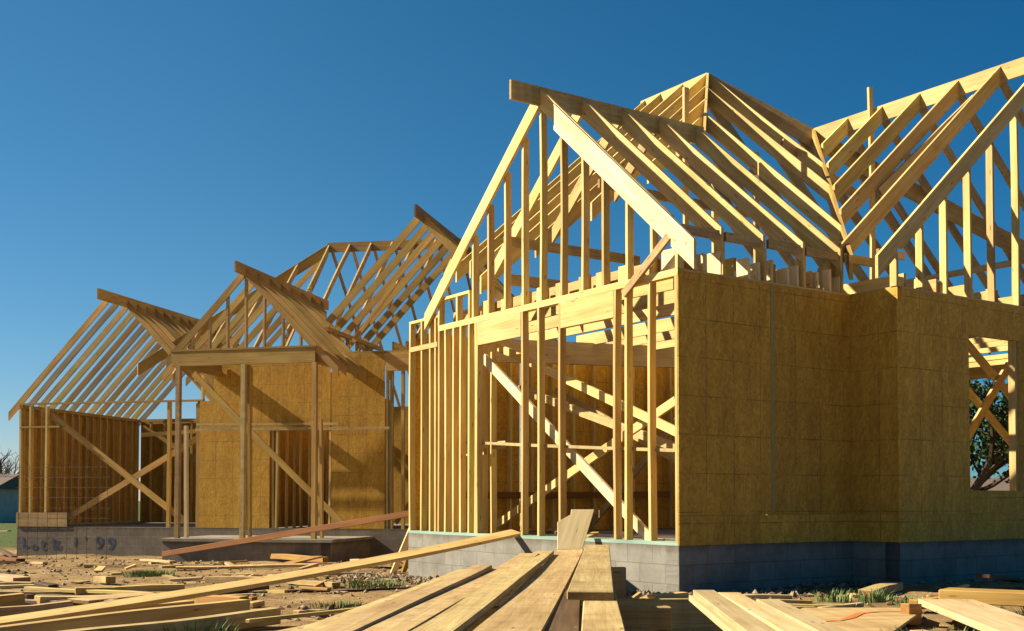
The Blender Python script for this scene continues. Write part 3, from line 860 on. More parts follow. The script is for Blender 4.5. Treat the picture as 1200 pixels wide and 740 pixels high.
for i in range(5):
    w = WR + 2.2 - i * 1.1 + .2
    t = abs(w - WR)
    lm('rafter', (UH - 3.4, w, ZM - 3.4), (UH - t, w, ZM - t), .038, RDL, anchor='t', plumb=True)
lm('roof_prop', (6.0, 2.7, 3.2), (6.0, 2.7, 6.1), .04, .09, UW, m=M['pale'])
lm('brace', (5.3, 2.6, 4.6), (6.0, 2.6, 6.0), .04, .09, m=M['pale'])
# ---- right gable: ridge towards the camera, both slopes seen from below
lm('ridge_board', (R3U, -.4, R3Z + .06), (R3U, 5.5, R3Z + .06), .04, .26, anchor='t')
for i in range(7):
    w = -.02 + i * .6
    ulo = 7.35 if w < .3 else R3U - (3.65 - w) / 1.05 * 1.0
    ulo = min(max(ulo, 7.35), 9.3)
    lm('rafter', (7.35 if i < 6 else ulo, w, R3Z - R3S * (R3U - (7.35 if i < 6 else ulo))), (R3U - .02, w, R3Z - .02), .038, RDL + .02, anchor='t', plumb=True)
    lm('rafter', (11.95, w + .2, R3Z - R3S * 2.3), (R3U + .02, w + .2, R3Z - .02), .038, RDL + .03, anchor='t', plumb=True)
lm('wall_plate', (7.55, -.05, 4.62), (7.55, 3.3, 4.62), .09, .09)
for w in (0.03, .6, 1.2, 1.8, 2.4):
    lm('stud', (7.55, w, 4.12), (7.55, w, 4.58), up=UU)
lm('brace', (8.0, .25, 4.3), (9.0, .25, 5.6), .04, .09)
lm('brace', (9.9, 1.5, 6.3), (9.3, .5, 4.2), .04, .09, m=M['orange'])
for u in (9.0, 9.3, 9.75, 10.2):
    lm('ceiling_joist', (u, .1, 4.13), (u, 4.5, 4.13), .04, .19, anchor='b')

# ------------------------------------------------------------------ wire mesh standing in front of its corner
def tubes(name, segs, r, m, parent=None, sides=5):
    bm = bmesh.new()
    for p0, p1 in segs:
        p0 = Vector(p0); p1 = Vector(p1)
        x, y, z = axes(p0, p1, Vector((0.13, 0.2, 1)))
        ra = []
        for p in (p0, p1):
            ra.append([bm.verts.new(p + (y * math.cos(t * 2 * math.pi / sides) + z * math.sin(t * 2 * math.pi / sides)) * r) for t in range(sides)])
        for t in range(sides):
            bm.faces.new((ra[0][t], ra[0][(t + 1) % sides], ra[1][(t + 1) % sides], ra[1][t]))
    me = bpy.data.meshes.new(name); bm.to_mesh(me); bm.free()
    return link(name, me, m, parent)
segs = []
for i in range(10):
    segs.append(((.235 * i, 0, -.1), (.235 * i + .01, .02, 2.05)))
for j in range(10):
    segs.append(((-.05, .012, .05 + .215 * j), (2.2, .012, .05 + .215 * j)))
wm = tubes('wire_mesh', segs, .0045, M['wire'])
wm.location = (-11.315 + math.cos(PSI) * 1.2 + math.sin(PSI) * 1.6, 26.451 + math.sin(PSI) * 1.2 - math.cos(PSI) * 1.6, -.34); wm.rotation_euler = (0, 0, PSI)
tag(wm, 'rusty welded wire mesh panel standing before the foundation with blue writing', 'wire mesh')

# ------------------------------------------------------------------ ground
def axis_coords(lo, hi, step, far):
    c = []
    x = lo
    while x <= hi + 1e-6:
        c.append(x); x += step
    d = step
    x = hi
    while x < far:
        d *= 1.35; x += d; c.append(x)
    x = lo; d = step
    while x > -far:
        d *= 1.35; x -= d; c.insert(0, x)
    return c
xs = axis_coords(-13, 9, 0.13, 1500); ys = axis_coords(2, 28, 0.13, 1500)
bm = bmesh.new()
grid = [[bm.verts.new((x, y, ground_z(x, y))) for x in xs] for y in ys]
for j in range(len(ys) - 1):
    for i in range(len(xs) - 1):
        bm.faces.new((grid[j][i], grid[j][i + 1], grid[j + 1][i + 1], grid[j + 1][i]))
for f in bm.faces:
    f.smooth = True
me = bpy.data.meshes.new('ground'); bm.to_mesh(me); bm.free()
tag(link('ground', me, M['dirt']), kind='structure')

# pebbles and clods strewn on the dirt
def pebbles(name, n, pick, smin, smax, m):
    verts = []; faces = []
    for _ in range(n):
        x, y = pick()
        s = smin + (smax - smin) * random.random() ** 3
        z = ground_z(x, y) + s * .25
        base = [(1, 0, 0), (-1, 0, 0), (0, 1, 0), (0, -1, 0), (0, 0, 1), (0, 0, -1)]
        rz = random.random() * 6.28
        k0 = len(verts)
        for bx, by, bz in base:
            q = [bx * random.uniform(.7, 1.5), by * random.uniform(.6, 1.2), bz * random.uniform(.4, .9)]
            q[0] += random.uniform(-.3, .3); q[1] += random.uniform(-.3, .3)
            verts.append((x + s * (q[0] * math.cos(rz) - q[1] * math.sin(rz)), y + s * (q[0] * math.sin(rz) + q[1] * math.cos(rz)), z + s * q[2]))
        for f in ((0, 2, 4), (2, 1, 4), (1, 3, 4), (3, 0, 4), (2, 0, 5), (1, 2, 5), (3, 1, 5), (0, 3, 5)):
            faces.append(tuple(k0 + i for i in f))
    me = bpy.data.meshes.new(name); me.from_pydata(verts, [], faces)
    return tag(link(name, me, m), kind='stuff')
dRv = Vector((math.cos(PHI), math.sin(PHI))); dLv = Vector((-math.sin(PHI), math.cos(PHI))); Cv = Vector((CX, CY))
def inside_house(x, y):
    d = Vector((x, y)) - Cv
    b_, a_ = d.dot(dRv), d.dot(dLv)
    return (0 < b_ < BW and 0 < a_ < AL) or (JB < b_ < BW and JA < a_ <= 0)
def pick_all():
    while True:
        x = random.uniform(-12, 8); y = random.uniform(4.5, 25)
        if not inside_house(x, y): return x, y
def pick_wall():
    while True:
        if random.random() < .6:
            a_ = random.uniform(-1.2, 6.2); b_ = -abs(random.gauss(0, .8)) - .02
        else:
            a_ = -abs(random.gauss(0, .5)) - .02; b_ = random.uniform(-.5, 6)
        p = Cv + dRv * b_ + dLv * a_
        if not inside_house(p.x, p.y): return p.x, p.y
pebbles('dirt_clods', 5200, pick_all, .006, .045, M['stone'])
def pick_dark():
    while True:
        x, y = pick_all() if random.random() < .6 else pick_wall()
        if noise.noise(Vector((x * .7, y * .7, 9.0))) > .05: return x, y
pebbles('dark_clods', 3800, pick_dark, .008, .05, M['clod'])
pebbles('gravel', 1800, pick_wall, .008, .055, M['stone'])

# ------------------------------------------------------------------ loose lumber
def plank(name, p0, p1, w, h, m, label, cat, group=None, sag=0.0, up=(0, 0, 1), bev=.004, n=1, twist=0.0, wob=0.0):
    """one board, its top face along p0-p1, with sag and a little warp; a mesh of its own"""
    p0 = Vector(p0); p1 = Vector(p1); L = (p1 - p0).length
    bm = bmesh.new()
    n = max(n, int(L / .35)) if (sag or twist or wob) else n
    rings = []
    ph = random.random() * 6
    for i in range(n + 1):
        t = i / n
        zz = -sag * 4 * t * (1 - t) + wob * math.sin(ph + t * 7)
        yy = wob * .8 * math.sin(ph * 2 + t * 5)
        an = twist * (t - .5)
        ring = []
        for y, z in ((-w / 2, -h), (w / 2, -h), (w / 2, 0), (-w / 2, 0)):
            y2 = y * math.cos(an) - z * math.sin(an); z2 = y * math.sin(an) + z * math.cos(an)
            ring.append(bm.verts.new((t * L, y2 + yy, z2 + zz)))
        rings.append(ring)
    bm.faces.new(rings[0][::-1]); bm.faces.new(rings[-1])
    for i in range(n):
        for k_ in range(4):
            bm.faces.new((rings[i][k_], rings[i][(k_ + 1) % 4], rings[i + 1][(k_ + 1) % 4], rings[i + 1][k_]))
    bmesh.ops.recalc_face_normals(bm, faces=bm.faces)
    if bev:
        eds = [e for e in bm.edges if len(e.link_faces) == 2 and e.calc_face_angle(0) > .9]
        bmesh.ops.bevel(bm, geom=eds, offset=bev, segments=1, affect='EDGES')
    me = bpy.data.meshes.new(name); bm.to_mesh(me); bm.free()
    o = link(name, me, m)
    o.matrix_basis = frame(p0, p1, Vector(up))
    tag(o, label, cat, group)
    return o
def ground_base(x, y):
    d = max(0.0, 0.6 * (1.7 - x)) + 0.4 * max(0.0, y - 12.0)
    return -0.35 * (1 - math.exp(-d / 7.0))
BOARDS = [
    ('scrap_board', (-7.127, 22.389, -0.199), (-6.2, 21.197, -0.185), 0.14, 0.04, 'pale', 'short pale board lying by the lower end of the reddish leaning plank'),
    ('loose_board', (-5.591, 19.263, -0.166), (-3.345, 19.915, -0.146), 0.2, 0.04, 'plank', 'long flat tan board on the dirt below the porch foundation'),
    ('loose_board', (-5.585, 21.97, -0.194), (-5.077, 22.224, -0.191), 0.1, 0.04, 'orange', 'short orange board on the dirt right under the porch slab'),
    ('scrap_board', (-4.791, 16.262, -0.148), (-4.352, 16.278, -0.137), 0.1, 0.035, 'pale', 'pale short board on the dirt right of the green weed clump'),
    ('loose_board', (-4.078, 15.509, -0.085), (-3.103, 15.155, -0.106), 0.12, 0.08, 'plank', 'board with a lit end lying on the dirt behind the long sagging plank'),
    ('loose_board', (-5.153, 13.67, -0.083), (-4.014, 14.197, -0.071), 0.09, 0.08, 'pine', 'long thin board on the dirt at the back of the left lumber pile'),
    ('loose_board', (-5.911, 14.135, -0.129), (-4.104, 13.273, -0.092), 0.1, 0.04, 'pine', 'long pale thin board lying just behind the left lumber pile'),
    ('loose_board', (-4.952, 12.099, -0.053), (-4.318, 12.751, -0.07), 0.15, 0.08, 'plank', 'thick tan board with dark end in the left lumber pile'),
    ('loose_board', (-4.417, 11.813, -0.073), (-3.986, 12.952, -0.076), 0.28, 0.04, 'plank', 'wide flat board lying slantwise in the left lumber pile'),
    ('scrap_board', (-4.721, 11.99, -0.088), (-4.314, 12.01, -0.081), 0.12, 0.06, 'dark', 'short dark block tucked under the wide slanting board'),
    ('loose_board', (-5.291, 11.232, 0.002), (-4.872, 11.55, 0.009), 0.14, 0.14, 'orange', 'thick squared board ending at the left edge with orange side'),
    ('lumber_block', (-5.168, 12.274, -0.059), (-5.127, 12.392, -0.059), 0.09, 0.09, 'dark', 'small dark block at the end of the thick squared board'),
    ('loose_board', (-4.852, 9.992, -0.01), (-4.075, 10.71, -0.017), 0.1, 0.09, 'plank', 'narrow board with dark tip below the thick squared board'),
    ('loose_board', (-4.182, 8.24, 0.061), (-2.905, 10.442, 0.046), 0.12, 0.09, 'pine', 'long board lying directly beneath the sagging plank in the left pile'),
    ('lumber_beam', (-3.616, 7.451, 0.092), (-2.256, 9.824, 0.099), 0.11, 0.15, 'pine', 'long deep beam on edge carrying a dark block, left lumber pile'),
    ('lumber_beam', (-3.013, 7.59, 0.054), (-1.94, 9.517, 0.056), 0.12, 0.13, 'plank', 'nearest long beam of the left lumber pile with ragged end'),
    ('scrap_board', (-2.523, 11.129, -0.046), (-2.444, 11.296, -0.045), 0.09, 0.05, 'plank', 'short stub poking out between the two beam ends'),
    ('loose_board', (-2.992, 11.167, 0.024), (-2.509, 10.855, 0.034), 0.12, 0.09, 'orange', 'short orange board behind the deep beam end'),
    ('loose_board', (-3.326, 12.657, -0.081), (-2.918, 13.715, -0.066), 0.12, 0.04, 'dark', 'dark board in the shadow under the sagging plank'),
    ('loose_board', (-8.083, 17.418, -0.149), (-6.911, 16.348, -0.129), 0.25, 0.07, 'pale', 'pale short plank pile end lying at the left edge of the dirt'),
    ('loose_board', (-7.002, 15.337, -0.153), (-6.278, 15.198, -0.143), 0.12, 0.05, 'plank', 'thin tan board at the left edge below the pale plank'),
    ('lumber_block', (-5.918, 14.481, -0.102), (-5.648, 14.257, -0.096), 0.12, 0.08, 'dark', 'dark block behind the thin tan board on the left'),
    ('lumber_block', (-5.621, 15.736, -0.089), (-5.357, 15.476, -0.083), 0.14, 0.09, 'plank', 'single block with lit end standing alone on open dirt'),
    ('scrap_board', (-5.953, 15.789, -0.174), (-5.94, 16.164, -0.177), 0.12, 0.02, 'plank', 'flat thin scrap on open dirt left of the weed clump'),
    ('scrap_board', (-7.543, 20.395, -0.172), (-7.341, 20.461, -0.191), 0.12, 0.05, 'plank', 'tan scrap on the dirt below the blue writing'),
    ('scrap_board', (-9.201, 22.221, -0.223), (-8.799, 21.832, -0.219), 0.1, 0.04, 'pale', 'pale scrap at the foot of the wire mesh'),
    ('scrap_board', (-9.912, 21.982, -0.227), (-9.669, 22.625, -0.228), 0.16, 0.04, 'pale', 'pale scrap at the far left edge by the foundation corner'),
    ('loose_board', (-14.084, 31.309, 0.08), (-13.503, 31.088, 0.132), 0.14, 0.04, 'pale', 'pale board end sticking out of the far left debris heap'),
    ('loose_board', (-12.181, 27.177, -0.085), (-10.634, 24.751, -0.211), 0.12, 0.05, 'dark', 'dark board sloping off the far left debris heap'),
    ('loose_board', (-11.011, 24.335, -0.192), (-9.823, 23.144, -0.221), 0.18, 0.06, 'red', 'rusty brown board at the base of the far left debris heap'),
    ('loose_board', (-4.782, 22.766, -0.101), (-3.49, 21.725, -0.101), 0.15, 0.1, 'orange', 'reddish thick board lying in front of the porch foundation corner'),
    ('scrap_board', (-4.017, 20.729, -0.16), (-3.622, 21.559, -0.062), 0.26, 0.03, 'orange', 'orange plywood offcut tilted against the thick reddish board'),
    ('lumber_block', (-2.934, 21.292, -0.112), (-2.657, 20.487, -0.102), 0.1, 0.08, 'pale', 'pale lit block on the dirt left of the white leaning stick'),
    ('loose_board', (-2.843, 14.737, -0.077), (-2.119, 13.97, -0.055), 0.12, 0.06, 'plank', 'greyish board half sunk in dirt below the sagging plank'),
    ('scrap_board', (-2.542, 13.922, -0.092), (-2.149, 13.64, -0.081), 0.07, 0.03, 'orange', 'thin orange stick near the black cable'),
    ('lath_strip', (-2.027, 8.89, 0.004), (-1.239, 10.589, 0.002), 0.04, 0.03, 'pine', 'thin lath lying along the edge of the big planks'),
    ('scrap_board', (-1.771, 10.329, -0.02), (-1.734, 10.616, -0.039), 0.12, 0.03, 'pale', 'small pale chip of board beside the thin lath'),
    ('scrap_board', (-1.919, 10.309, -0.033), (-1.855, 10.374, -0.032), 0.1, 0.04, 'pale', 'rounded pale chip at the ragged beam end'),
    ('loose_board', (1.259, 10.556, 0.067), (1.615, 10.81, 0.077), 0.1, 0.07, 'pine', 'short board with orange top lying at the sunlit foundation corner'),
    ('scrap_board', (0.676, 7.528, 0.271), (0.996, 7.439, 0.29), 0.05, 0.03, 'orange', 'thin orange strip lying along the dark board on edge'),
    ('loose_board', (2.664, 10.054, 0.05), (3.11, 10.307, 0.05), 0.06, 0.04, 'pale', 'thin pale strip on the ground among the grass tufts'),
    ('loose_board', (3.436, 11.247, 0.1), (3.917, 11.821, 0.1), 0.16, 0.08, 'plank', 'short tan board at the edge of the shade of the wall'),
    ('lumber_block', (2.985, 8.815, 0.17), (3.105, 8.875, 0.17), 0.09, 0.16, 'orange', 'upright orange block at the corner of the sheet with red paint'),
    ('loose_board', (3.344, 9.668, 0.12), (3.758, 10.01, 0.12), 0.08, 0.08, 'orange', 'dark faced board behind the upright orange block'),
    ('scrap_board', (3.936, 10.779, 0.08), (4.269, 11.194, 0.03), 0.12, 0.03, 'pale', 'pale split chip in front of the thick yellow beam'),
    ('scrap_board', (2.788, 7.997, 0.07), (2.878, 7.827, 0.06), 0.14, 0.06, 'pale', 'pale rough chunk under the big slanting plank'),
    ('loose_board', (4.704, 11.57, 0.22), (5.511, 12.641, 0.087), 0.14, 0.04, 'dark', 'shaded board leaning at the foot of the block wall'),  # the shade it lies in is painted by the dark material
    ('loose_board', (2.147, 9.892, 0.05), (2.627, 10.054, 0.05), 0.05, 0.04, 'plank', 'thin strip on dirt right of the stacked boards'),
]

CATS = {'scrap_board': 'scrap wood', 'loose_board': 'board', 'lumber_block': 'wood block', 'lumber_beam': 'beam', 'lath_strip': 'lath'}
for nm, p0, p1, w, h, mk, lab in BOARDS:
    p0 = list(p0); p1 = list(p1)
    for p in (p0, p1):
        p[2] += ground_z(p[0], p[1]) - ground_base(p[0], p[1])
    plank(nm, p0, p1, w, h, M[mk], lab, CATS[nm], 'loose lumber on the dirt', up=(random.uniform(-.05, .05), random.uniform(-.06, .03), 1), wob=.006 if nm in ('loose_board', 'lumber_beam') else 0, twist=random.uniform(-.06, .06))

# more thin boards, thrown criss-cross in the left pile
PILE = [((-5.2, 10.9, .02), (-3.2, 11.3, .03), .12, 'pale', 'pale thin board at the back of the left pile'),
        ((-5.6, 12.3, -.02), (-4.1, 12.0, 0), .14, 'grey', 'greyed flat board lying behind the left pile'),
        ((-6.4, 13.6, -.08), (-4.9, 14.0, -.08), .09, 'plank', 'narrow board alone on the dirt well behind the left pile'),
        ((-7.4, 15.2, -.12), (-5.9, 15.0, -.12), .14, 'pale', 'pale flat board out on the open dirt left of the weed clump'),
        ((-3.6, 12.2, -.03), (-2.6, 11.7, -.02), .09, 'orange', 'golden short board on dirt left of the thin low weeds'),
        ((-3.2, 16.9, -.10), (-2.1, 17.3, -.08), .14, 'grey', 'greyed board before the small hose by the foundation'),
        ((2.1, 10.3, .05), (2.9, 10.15, .05), .09, 'plank', 'short tan board between yellow stack and shaded wall'),
        ((3.9, 10.9, .05), (4.9, 10.6, .06), .14, 'plank', 'flat tan board in front of the shaded right wall behind the thick beam'),
        ((2.0, 11.1, .06), (2.7, 11.3, .05), .12, 'pale', 'pale short board at the shade edge beside the sunlit corner')]
for p0, p1, w, mk, lab in PILE:
    p0 = list(p0); p1 = list(p1)
    for p in (p0, p1):
        if p[2] < .1:
            p[2] = ground_z(p[0], p[1]) + .045
    plank('loose_board', p0, p1, w, .036, M[mk], lab, 'board', 'loose lumber on the dirt', wob=.008, twist=random.uniform(-.1, .1))

# the big walkway planks in the foreground
WG = 'walkway planks in the foreground'
def walk(p0, p1, w, h, mk, lab, **k):
    return plank('walkway_plank', p0, p1, w, h, M[mk], lab, 'plank', WG, bev=.005, **k)
walk((-1.195, 3.9, .400), (-.15, 7.2, .402), .286, .04, 'plank', 'lowest and leftmost walkway plank, its edge fanning out towards the lumber pile', sag=.01)
walk((-.93, 3.75, .430), (-.33, 8.7, .430), .16, .038, 'plank', 'walkway plank second from the left, lying snug against the pale narrow one', sag=.01)
walk((-.776, 3.7, .452), (-.224, 9.0, .452), .15, .038, 'plank', 'pale narrow walkway plank third from the left ending short of its right neighbour', sag=.012, wob=.006)
walk((-.60, 3.7, .437), (.165, 11.1, .44), .188, .04, 'plank', 'narrow walkway plank with dark seam on its left, fourth from left', sag=.02, wob=.008)
walk((-.405, 3.7, .441), (.335, 11.8, .442), .186, .04, 'plank', 'narrow walkway plank right against the widest middle plank, dark gap on its right', sag=.015, wob=.008)
walk((-.125, 3.7, .402), (.66, 12.98, .402), .296, .042, 'plank', 'longest middle walkway plank with saw marks, leading to the upright notched offcut', sag=.015, twist=-.03)
walk((.13, 3.7, .375), (.36, 7.4, .378), .16, .04, 'dark', 'dark shaded walkway plank sunk between the middle plank and the short stacked one')  # dark material paints in the shade of the neighbouring planks
walk((.30, 3.7, .447), (.62, 8.4, .448), .172, .04, 'plank', 'walkway plank running out from under the short upper plank')
walk((.392, 5.8, .494), (.872, 11.8, .496), .236, .044, 'plank', 'short upper walkway plank with dark sawn end, topmost on the right')
# sleepers that carry them
plank('sleeper_board', (.15, 7.98, .268), (1.52, 8.06, .268), .04, .27, M['plank'], 'shaded board standing on edge under the walkway planks and the yellow stack', 'board', bev=.004)
plank('sleeper_board', (-.40, 6.95, .312), (.95, 6.95, .312), .10, .34, M['plank'], 'beam on edge hidden beneath the middle of the walkway planks', 'beam', bev=.004)
plank('sleeper_board', (-1.1, 4.2, .300), (.8, 4.2, .300), .10, .34, M['plank'], 'beam on edge carrying the nearest ends of the walkway planks', 'beam', bev=.004)
plank('sleeper_board', (-.2, 10.2, .355), (1.0, 10.2, .36), .10, .44, M['plank'], 'beam on edge carrying the far ends of the walkway planks', 'beam', bev=.004)
# yellow boards stacked at the right of them
SG = 'yellow boards stacked at lower right'
def st(p0, p1, w, lab, h=.038, mk='pale'):
    plank('stacked_board', p0, p1, w, h, M[mk], lab, 'board', SG, bev=.003)
st((1.10, 4.4, .348), (1.285, 7.78, .348), .14, 'leftmost upper yellow board of the right stack, its long left edge sunlit')
st((1.085, 4.4, .309), (1.265, 7.80, .309), .15, 'lower yellow board beneath the leftmost one of the right stack')
st((1.30, 4.4, .335), (1.445, 7.74, .335), .14, 'middle yellow board of the right stack, thin dark gap on both sides')
st((1.49, 4.4, .322), (1.64, 7.45, .315), .14, 'rightmost yellow board of the right stack beside the red marked sheet')
plank('sleeper_board', (.9, 4.75, .268), (1.75, 4.75, .268), .09, .27, M['plank'], 'beam on edge under the near end of the yellow board stack', 'beam')

# long sagging plank up to the sill, reddish plank behind, white stick
plank('long_plank', (-4.02, 8.36, .04), (.06, 14.45, .565), .17, .040, M['pine'], 'long sagging plank running from the lumber pile up onto the house sill', 'plank', sag=.055, up=(.18, -.12, 1), twist=.12)
plank('leaning_plank', (-6.6, 21.85, -.02), (.05, 17.74, 1.06), .04, .10, M['red'], 'long reddish brown plank sloping from the dirt up behind the tall house corner', 'plank', up=(0, 0, 1))
plank('leaning_stick', (-1.86, 17.7, -.16), (-1.50, 17.25, .62), .045, .09, M['fresh_lit'], 'short white sunlit stick leaning at the left foundation corner of the tall house', 'stick', up=(-.8, -.5, .5))
plank('leaning_stick', (-1.70, 17.8, -.16), (-1.46, 17.3, .48), .04, .09, M['orange'], 'orange stick leaning right behind the white stick at the foundation corner', 'stick', up=(-.2, -.9, .5))

# notched offcut standing on the end of the middle walkway plank
def slab_poly(name, pts, t, m):
    pts = [Vector(p) for p in pts]
    nrm = (pts[1] - pts[0]).cross(pts[-1] - pts[0]).normalized()
    x = (pts[2] - pts[1]).normalized()
    o0 = pts[0].copy()
    zax = nrm; xax = (pts[1] - pts[0]).normalized(); yax = zax.cross(xax)
    mx = Matrix(((xax.x, yax.x, zax.x, o0.x), (xax.y, yax.y, zax.y, o0.y), (xax.z, yax.z, zax.z, o0.z), (0, 0, 0, 1)))
    inv = mx.inverted()
    bm = bmesh.new()
    loc = [inv @ p for p in pts]
    f = [bm.verts.new((p.x, p.y, 0)) for p in loc]; b_ = [bm.verts.new((p.x, p.y, -t)) for p in loc]
    bm.faces.new(f); bm.faces.new(b_[::-1])
    for i in range(len(f)):
        bm.faces.new((f[i], b_[i], b_[(i + 1) % len(f)], f[(i + 1) % len(f)]))
    bmesh.ops.recalc_face_normals(bm, faces=bm.faces)
    bmesh.ops.bevel(bm, geom=bm.edges[:], offset=.003, segments=1, affect='EDGES')
    me = bpy.data.meshes.new(name); bm.to_mesh(me); bm.free()
    o = link(name, me, m); o.matrix_basis = mx
    return o
up_pts = [(.506, 12.90, .403), (.514, 13.08, .711), (.667, 13.14, .788), (.676, 13.18, .846), (.936, 13.18, .846), (.782, 12.90, .403)]
tag(slab_poly('notched_offcut', up_pts[::-1], .04, M['fresh_lit']), 'pale notched plank offcut propped upright at the end of the middle walkway plank', 'scrap wood')

# plywood sheet with a red sprayed line, wide plank and thick beam at the right edge
pw = slab_poly('plywood_sheet', [(2.12, 7.6, .085), (2.50, 7.62, .085), (3.22, 9.1, .07), (3.2, 9.34, .07), (2.35, 9.34, .07), (1.75, 8.2, .085)], .02, M['plank'])
tag(pw, 'flat plywood sheet with a red sprayed line, lying right of the yellow stack', 'plywood sheet')
bm = bmesh.new()
pts = [(2.0, 8.05), (2.22, 8.28), (2.36, 8.32), (2.50, 8.55), (2.66, 8.86), (2.84, 8.98), (3.08, 9.02)]
wid = [.012, .03, .014, .035, .03, .018, .01]
L_ = []; R_ = []
for i, (x, y) in enumerate(pts):
    q = Vector(pts[min(i + 1, 6)]) - Vector(pts[max(i - 1, 0)]); q.normalize()
    L_.append(bm.verts.new((x - q.y * wid[i], y + q.x * wid[i], .0895))); R_.append(bm.verts.new((x + q.y * wid[i], y - q.x * wid[i], .0895)))
for i in range(6):
    bm.faces.new((L_[i], R_[i], R_[i + 1], L_[i + 1]))
me = bpy.data.meshes.new('red_sprayed_line'); bm.to_mesh(me); bm.free()
pl_ = link('red_sprayed_line', me, M['red_paint'], pw)
pl_.matrix_parent_inverse = pw.matrix_basis.inverted()
plank('wide_plank', (3.42, 9.15, .17), (3.05, 6.2, .16), .42, .05, M['pale'], 'wide pale plank slanting out of the picture at lower right with orange edge', 'plank', bev=.004)
plank('thick_beam', (3.62, 9.72, .21), (5.2, 8.55, .22), .30, .11, M['orange'], 'thick yellow beam on the dirt at the right edge, wide flat top', 'beam', bev=.008)

# black cable across the dirt
cpts = []
for i in range(40):
    t = i / 39
    x = -4.6 + 3.6 * t; y = 13.0 + .7 * t + .10 * math.sin(t * 9) + .05 * math.sin(t * 23)
    cpts.append((x, y, ground_z(x, y) + .012))
tag(tubes('black_cable', list(zip(cpts[:-1], cpts[1:])), .016, M['cable']), 'black cable snaking over the dirt behind the walkway planks', 'cable')
cpts = []
for i in range(20):
    t = i / 19
    x = -2.9 + 1.5 * t; y = 18.9 + .1 * math.sin(t * 9) - .4 * t
    cpts.append((x, y, ground_z(x, y) + .02))
tag(tubes('black_cable', list(zip(cpts[:-1], cpts[1:])), .02, M['cable']), 'short dark hose on the dirt near the white leaning stick', 'cable')

# small offcuts nobody could tell apart
proto = None
spots = []
for (x0, x1, y0, y1, n_) in ((-9.5, -3.2, 17.0, 22.0, 22), (-4.2, -1.7, 13.0, 19.5, 16), (-5.5, -3.0, 11.5, 16.5, 10), (.6, 1.7, 9.3, 11.6, 5), (2.3, 5.2, 9.3, 11.9, 10), (2.0, 3.2, 9.5, 11.0, 4)):
    for _ in range(n_):
        spots.append((random.uniform(x0, x1), random.uniform(y0, y1)))
for i, (x, y) in enumerate(spots):
    if inside_house(x, y):
        continue
    a_ = random.uniform(0, math.pi); L_ = random.uniform(.10, .42)
    w_ = random.choice((.04, .09, .09, .14)); h_ = random.choice((.02, .038, .038))
    dx, dy = math.cos(a_) * L_ / 2, math.sin(a_) * L_ / 2
    z0_ = ground_z(x - dx, y - dy) + h_ * .85; z1_ = ground_z(x + dx, y + dy) + h_ * .85 + (random.random() < .2) * .06
    plank('small_offcut', (x - dx, y - dy, z0_), (x + dx, y + dy, z1_), w_, h_, M[random.choice(('pale', 'plank', 'plank', 'orange', 'pine'))], 'small sawn wood offcut lying on bare dirt', 'scrap wood', 'small offcuts on the dirt', bev=0)
# bits left on the floor of the house
for i in range(14):
    a_ = random.uniform(.3, 5); b_ = random.uniform(.25, 2.2)
    p = Cv + dRv * b_ + dLv * a_; an = random.uniform(0, 3.14); L_ = random.uniform(.15, .5)
    plank('floor_offcut', (p.x, p.y, FLOOR + .03), (p.x + math.cos(an) * L_, p.y + math.sin(an) * L_, FLOOR + .03 + random.choice((0, 0, .05))), .09, .036, M[random.choice(('pale', 'plank'))], 'small sawn offcut left on the floor slab inside the open frame', 'scrap wood', 'offcuts on the house floor', bev=0)

# ------------------------------------------------------------------ weeds
def tuft(loc, r, h, n, label, m=M['grass']):
    x0, y0, z0 = loc
    bm = bmesh.new()
    for _ in range(n):
        an = random.random() * 6.283; rr = r * math.sqrt(random.random())
        bx, by = rr * math.cos(an), rr * math.sin(an)
        hh = h * random.uniform(.45, 1.0); le = random.uniform(.2, .9) * hh; da = an + random.uniform(-.8, .8)
        wd = random.uniform(.004, .010); px, py = -math.sin(da) * wd, math.cos(da) * wd
        dx, dy = math.cos(da), math.sin(da)
        v = [bm.verts.new(q) for q in ((bx - px, by - py, 0), (bx + px, by + py, 0), (bx + dx * le * .4 + px * .7, by + dy * le * .4 + py * .7, hh * .65), (bx + dx * le * .4 - px * .7, by + dy * le * .4 - py * .7, hh * .65), (bx + dx * le, by + dy * le, hh))]
        bm.faces.new((v[0], v[1], v[2], v[3])); bm.faces.new((v[3], v[2], v[4]))
    me = bpy.data.meshes.new('grass_tuft'); bm.to_mesh(me); bm.free()
    o = link('grass_tuft', me, m)
    o.location = (x0, y0, ground_z(x0, y0) - .01)
    return tag(o, label, 'grass tuft', 'weeds on the site')
tuft((-5.44, 17.38, 0), .36, .12, 520, 'round green weed clump alone on the open dirt at left')
tuft((-1.75, 14.3, 0), .40, .10, 320, 'low green weed patch at the left foundation corner of the tall house')
tuft((-1.67, 11.3, 0), .30, .08, 160, 'thin low weeds beside the thin lath')
tuft((3.05, 11.0, 0), .16, .14, 110, 'spiky grass tuft left of the pair behind the plywood sheet')
tuft((3.42, 10.9, 0), .16, .17, 130, 'taller pale grass tuft in the middle behind the plywood sheet')
tuft((3.62, 10.45, 0), .22, .09, 150, 'dense green weeds beside the upright orange block')
tuft((2.75, 7.4, 0), .35, .14, 300, 'green weeds in the shade between plywood sheet and wide plank')
tuft((4.25, 9.0, 0), .40, .15, 260, 'dark weeds between the wide plank and the thick beam')
tuft((1.0, 7.8, 0), .45, .12, 260, 'dark weeds in the hollow before the shaded board on edge')
tuft((-2.35, 8.6, 0), .30, .18, 130, 'thin grass at the nearest long beam of the lumber pile')

